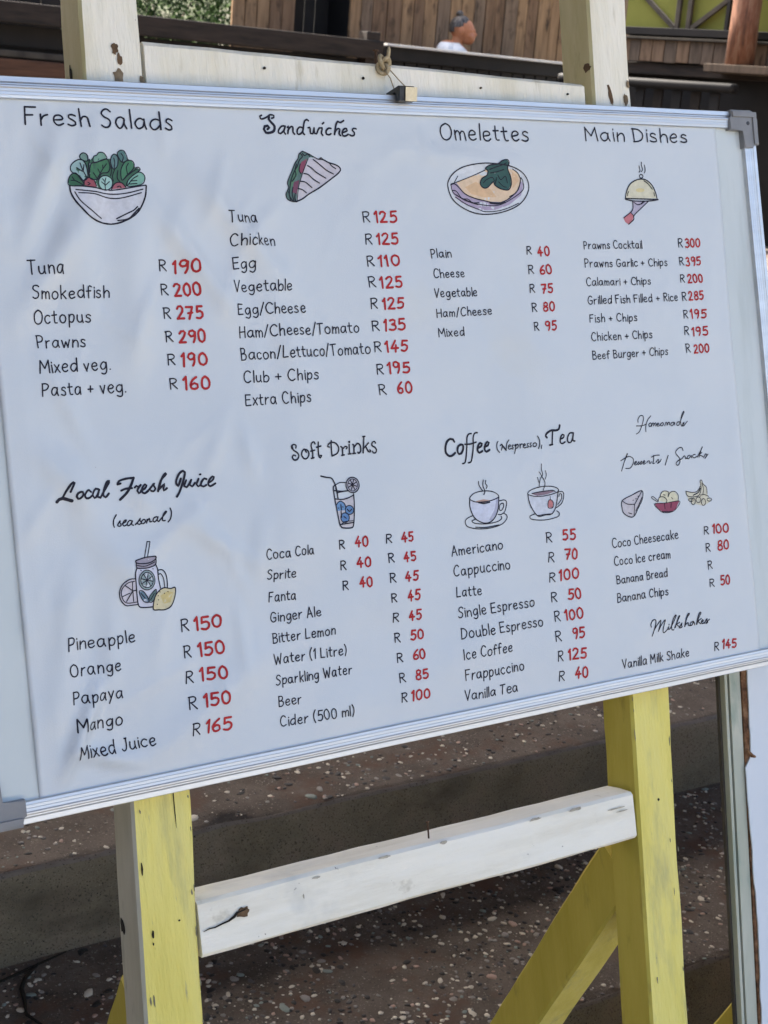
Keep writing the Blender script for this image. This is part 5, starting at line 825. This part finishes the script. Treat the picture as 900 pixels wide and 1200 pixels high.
def lay(text, x0, y0, x1, y1, cap, ink, width, mi, seed):
    """letter a string along a baseline from (x0,y0) to (x1,y1), metres on the sheet"""
    r = random.Random(seed); k = cap / 100.0; adv = []; pos = 0.0
    for ch in text:
        if ch == ' ': pos += 34; adv.append(None); continue
        gl = FONT[ch]; mx = max(p[0] for st in gl for p in st); adv.append(pos); pos += mx + (17 if ch not in '/il' else 14)
    tot = pos - 15; d = Vector((x1 - x0, y1 - y0)); L = d.length; d.normalize(); nv = Vector((-d.y, d.x)); kx = L / tot
    for ch, a in zip(text, adv):
        if a is None: continue
        sy = 1 + r.uniform(-.05, .05); oy = r.uniform(-2.5, 2.5); sl = r.uniform(-.03, .05); sx = 1 + r.uniform(-.05, .05)
        for st in FONT[ch]:
            jit = [(x * sx + y * sl + r.uniform(-1.6, 1.6), y * sy + oy + r.uniform(-1.6, 1.6)) for x, y in st]
            if len(st) > 3 and st[0] == st[-1]: jit[-1] = (jit[0][0] + 2, jit[0][1] - 1)
            ink.stroke([Vector((x0, y0)) + d * ((a + x) * kx) + nv * (y * k) for x, y in jit], width, mi, seed=seed % 97)
S = 1e-4
for q, (kind, text, x0, y0, x1, y1, h) in enumerate(LINES):
    ink = Ink(); cap_h = h * S; lay(text, x0 * S, y0 * S, x1 * S, y1 * S, cap_h, ink, 0.00155 if kind == 'heading' else 0.00062 + cap_h * 0.053, 0, 100 + q)
    ink.make('heading' if kind == 'heading' else 'menu_line', [M_ink], 'black handwritten heading reading %s' % text if kind == 'heading' else None)
for q, row in enumerate(PRICES):
    n, a = row[0], row[1:6]; ink = Ink(); lay('R', *[v * S for v in a[:4]], a[4] * S, ink, 0.0012, 0, 500 + q)
    if n:
        b = row[6:11]; wd_ = 0.00075 + b[4] * S * 0.125 if q >= 27 else 0.0009 + b[4] * S * 0.112
        lay(n, *[v * S for v in b[:4]], b[4] * S, ink, wd_, 1, 700 + q)
    ink.make('price', [M_ink, M_red], ('price R %s in black and red' % n) if n else 'black R with no number beside it')
for name, st in HEADS:
    ink = Ink()
    for q, s in enumerate(st): ink.stroke([Vector((s[1 + 2 * i] * S, s[2 + 2 * i] * S)) for i in range((len(s) - 1) // 2)], s[0] * 1e-4, 0, seed=q)
    ink.make('heading', [M_ink], 'black script heading reading %s' % name)
_cm = {}
def pen_mat(c):
    k = tuple(c)
    if k not in _cm: a = [v / 1000 for v in c]; _cm[k] = material('pen_colour_%d' % len(_cm), [tuple(v * .9 for v in a), tuple(min(.9, v * 1.08) for v in a)], scale=160, rough=0.65, spec=0.2)
    return _cm[k]
for name, fills, st in DRAWS:
    ink = Ink(); mats = [M_ink]
    for q, (c, poly) in enumerate(fills):
        m = pen_mat(c)
        if m not in mats: mats.append(m)
        ink.fill([(poly[2 * i] * S, poly[2 * i + 1] * S) for i in range(len(poly) // 2)], mats.index(m), 0.00012 + q * 0.000018)
    for q, s in enumerate(st): ink.stroke([Vector((s[1 + 2 * i] * S, s[2 + 2 * i] * S)) for i in range((len(s) - 1) // 2)], s[0] * 0.72e-4, 0, lift=0.00042, seed=q)
    ink.make('drawing', mats, 'small coloured drawing of %s' % name)

# ---- string and clip that hang the board from the upper rail
st_ = empty('hanging_string', rot=BM @ Matrix.Translation((0.4535, 0.632, -0.012))); tag(st_, 'knotted sisal string looped over a nail on the upper rail', 'string')
K = Vector((0.4535, 0.632, -0.012))
kp = []
for k in range(90):
    t = 2 * math.pi * k / 90; rr2 = 0.0052 + 0.0022 * math.cos(3 * t); kp.append((rr2 * math.cos(2 * t) * 0.85, rr2 * math.sin(2 * t) * 1.25 - 0.0005, -0.004 + 0.0035 * math.sin(3 * t)))
v_, f_ = tube_geo(kp, 0.0021, 7, closed=True); mesh_obj('knot', v_, f_, M_rope, st_, True)
v_, f_ = tube_geo([(0.002, 0.002, -0.002), (0.004, 0.008, 0.000), (0.0042, 0.0125, 0.0015), (0.0046, 0.0160, 0.001)], [0.0020, 0.0019, 0.0016, 0.0009], 7); mesh_obj('loose_end', v_, f_, M_rope, st_, True)
v_, f_ = tube_geo([(-0.002, -0.006, 0.0), (0.001, -0.015, 0.004), (0.0035, -0.0285, 0.006)], 0.00055, 6); mesh_obj('strand', v_, f_, M_rope, st_, True)
v_, f_ = tube_geo([(0.004, -0.006, 0.0), (0.011, -0.017, 0.004), (0.0185, -0.0275, 0.008)], 0.00055, 6); mesh_obj('strand', v_, f_, M_rope, st_, True)
cl = empty('binder_clip', rot=BM @ Matrix.Translation((0.462, 0.6005, 0.0)) @ Matrix.Scale(0.76, 4)); tag(cl, 'small black bulldog clip with cream front face on the top of the board frame', 'clip')
bm = bmesh.new(); sec = [(-0.020, 0.0055), (0.0145, 0.0042), (0.0150, -0.0085), (0.0125, -0.0100), (0.0048, -0.0095), (0.0045, -0.0012), (0.0035, 0.0022), (-0.0195, 0.0026)]
sec = [(0.0145, 0.006), (0.0145, -0.0085), (0.0125, -0.0095), (0.0100, -0.0095), (0.0018, -0.0030), (0.0018, 0.0016), (-0.020, 0.0016), (-0.020, 0.0045), (0.0035, 0.0050), (0.0110, 0.0062)]
lo = [bm.verts.new((-0.0125, 0.0062 if y > .012 else (y if y < .0062 else .0062), z)) for z, y in sec]
bm.free(); bm = bmesh.new()
def prism(bm, pts, x0, x1):
    a = [bm.verts.new((x0, p[0], p[1])) for p in pts]; b = [bm.verts.new((x1, p[0], p[1])) for p in pts]; n = len(pts); bm.faces.new(a); bm.faces.new(list(reversed(b)))
    for i in range(n): bm.faces.new((a[i], b[i], b[(i + 1) % n], a[(i + 1) % n]))
prism(bm, [(0.0055, -0.0200), (0.0070, 0.0100), (0.0050, 0.0125), (-0.0110, 0.0095), (-0.0110, 0.0018), (0.0014, 0.0018), (0.0014, -0.0195), (0.0030, -0.0205)], -0.0120, 0.0095)
bm_obj('body', bm, M_metal, cl)
fv = [(-0.0045, 0.0046, 0.0132), (0.0118, 0.0046, 0.0132), (0.0112, -0.0118, 0.0106), (-0.0050, -0.0118, 0.0106)]
fv2 = [(x, y, z + 0.0014) for x, y, z in fv]
mesh_obj('front_plate', fv + fv2, [(3, 2, 1, 0), (4, 5, 6, 7), (0, 1, 5, 4), (1, 2, 6, 5), (2, 3, 7, 6), (3, 0, 4, 7)], M_clipface, cl)

# ================================================================== second sign at the right edge
SM = EM @ Matrix.Translation((0.0, 0.080, 0.0)) @ Matrix.Rotation(math.radians(0), 4, 'Y')
sg = empty('sign_panel', rot=SM); tag(sg, 'white laminate sign panel with broken brown edge at the right, partly behind the menu board', 'sign')
def su(v): return 0.895 + (v + 0.03) * 0.055        # left edge of the white face
V = []; F = []; vs_ = [-0.80 + 0.012 * k for k in range(94)]
for v in vs_:
    rag = noise.noise(Vector((v * 30, 0, 1))) * 0.0022 + noise.noise(Vector((v * 90, 0, 1))) * 0.001 + (0.004 if v > -0.12 else -0.002 + 0.003 * math.sin(v * 14))
    for (x, y) in ((su(v) + rag + 0.0015, 0.0), (2.0, 0.0), (2.0, 0.0016), (su(v) + rag + 0.0015, 0.0016)): V.append((x, y, v))
for i in range(len(vs_) - 1):
    for j in range(4): F.append((i * 4 + j, i * 4 + (j + 1) % 4, (i + 1) * 4 + (j + 1) % 4, (i + 1) * 4 + j))
F += [(0, 3, 2, 1), tuple((len(vs_) - 1) * 4 + j for j in range(4))]
mesh_obj('white_face', V, F, M_lam, sg)
V = []; F = []
for v in vs_:
    rag = noise.noise(Vector((v * 45, 4, 1))) * 0.0016
    for (x, y) in ((su(v) - 0.0015 + rag, 0.0022), (2.0, 0.0022), (2.0, 0.0155), (su(v) - 0.001 + rag, 0.0155)): V.append((x, y, v))
F = [(i * 4 + j, i * 4 + (j + 1) % 4, (i + 1) * 4 + (j + 1) % 4, (i + 1) * 4 + j) for i in range(len(vs_) - 1) for j in range(4)] + [(0, 3, 2, 1), tuple((len(vs_) - 1) * 4 + j for j in range(4))]
mesh_obj('chipboard_core', V, F, M_chip, sg)
def strip(name, a0, a1, y0, y1, mat):
    V = []; 
    for v in (vs_[0], vs_[-1]):
        for (x, y) in ((su(v) + a0, y0), (su(v) + a1, y0), (su(v) + a1, y1), (su(v) + a0, y1)): V.append((x, y, v))
    return mesh_obj(name, V, [(0, 1, 5, 4), (1, 2, 6, 5), (2, 3, 7, 6), (3, 0, 4, 7), (3, 2, 1, 0), (4, 5, 6, 7)], mat, sg)
strip('edge_strip', -0.0185, -0.0022, 0.004, 0.016, M_strip); strip('groove', -0.0215, -0.0186, 0.0085, 0.016, M_crack); strip('bead', -0.0255, -0.0216, 0.0045, 0.016, M_strip); strip('back_lip', -0.0285, -0.0256, 0.012, 0.0165, M_truss)
v_, f_ = tube_geo([(su(-0.115) - 0.001, -0.001, -0.108), (su(-0.115) + 0.003, -0.004, -0.115), (su(-0.115) + 0.007, -0.005, -0.1165)], [0.0016, 0.0022, 0.0012], 7); mesh_obj('splinter', v_, f_, M_chip, sg)
# its own easel, of which a yellow rear leg shows at the bottom right
e2 = empty('easel', rot=EM); tag(e2, 'second yellow easel behind the white sign panel, only a leg showing at lower right', 'easel')
for u in (1.06, 1.62):
    V, F, I = beam_geo((u, 0.126, PB - 0.005), (u + 0.05, 0.126, 0.2), (1, 0, 0), (0, 1, 0), 0.051, 0.050, seed=int(u * 9)); mesh_obj('post', V, F, M_yellow, e2)
    A = Vector((u + 0.02, 0.165, -0.385)); B = A + dl * 0.55
    V, F, I = beam_geo(A, B, (1, 0, 0), (0, 0.72, 0.694), 0.050, 0.056, seed=int(u * 7)); mesh_obj('rear_leg', V, F, M_yellow_shade, e2)
V, F, I = beam_geo((1.087, 0.126, -0.2), (1.605, 0.126, -0.2), (0, 0, 1), (0, 1, 0), 0.048, 0.044, seed=44); mesh_obj('rail', V, F, M_white, e2)
# ---- thin dark root lying on the step, lower left
rt = empty('dry_root', (0.66, 1.80, 0.1555)); tag(rt, 'thin dark dry root lying on the pebbled step at lower left', 'root')
v_, f_ = tube_geo([(-0.10, -0.02, 0.003), (-0.035, 0.033, 0.003), (0.008, 0.044, 0.004), (0.045, 0.055, 0.003), (0.08, 0.066, 0.002)], [0.0022, 0.002, 0.002, 0.0018, 0.001], 7); mesh_obj('stem', v_, f_, M_crack, rt, True)
v_, f_ = tube_geo([(0.03, 0.052, 0.003), (0.0, 0.025, 0.003), (-0.014, 0.002, 0.003), (-0.02, -0.03, 0.003), (-0.028, -0.06, 0.003), (-0.01, -0.11, 0.002)], [0.0022, 0.003, 0.0034, 0.003, 0.0024, 0.0014], 7); mesh_obj('branch', v_, f_, M_crack, rt, True)
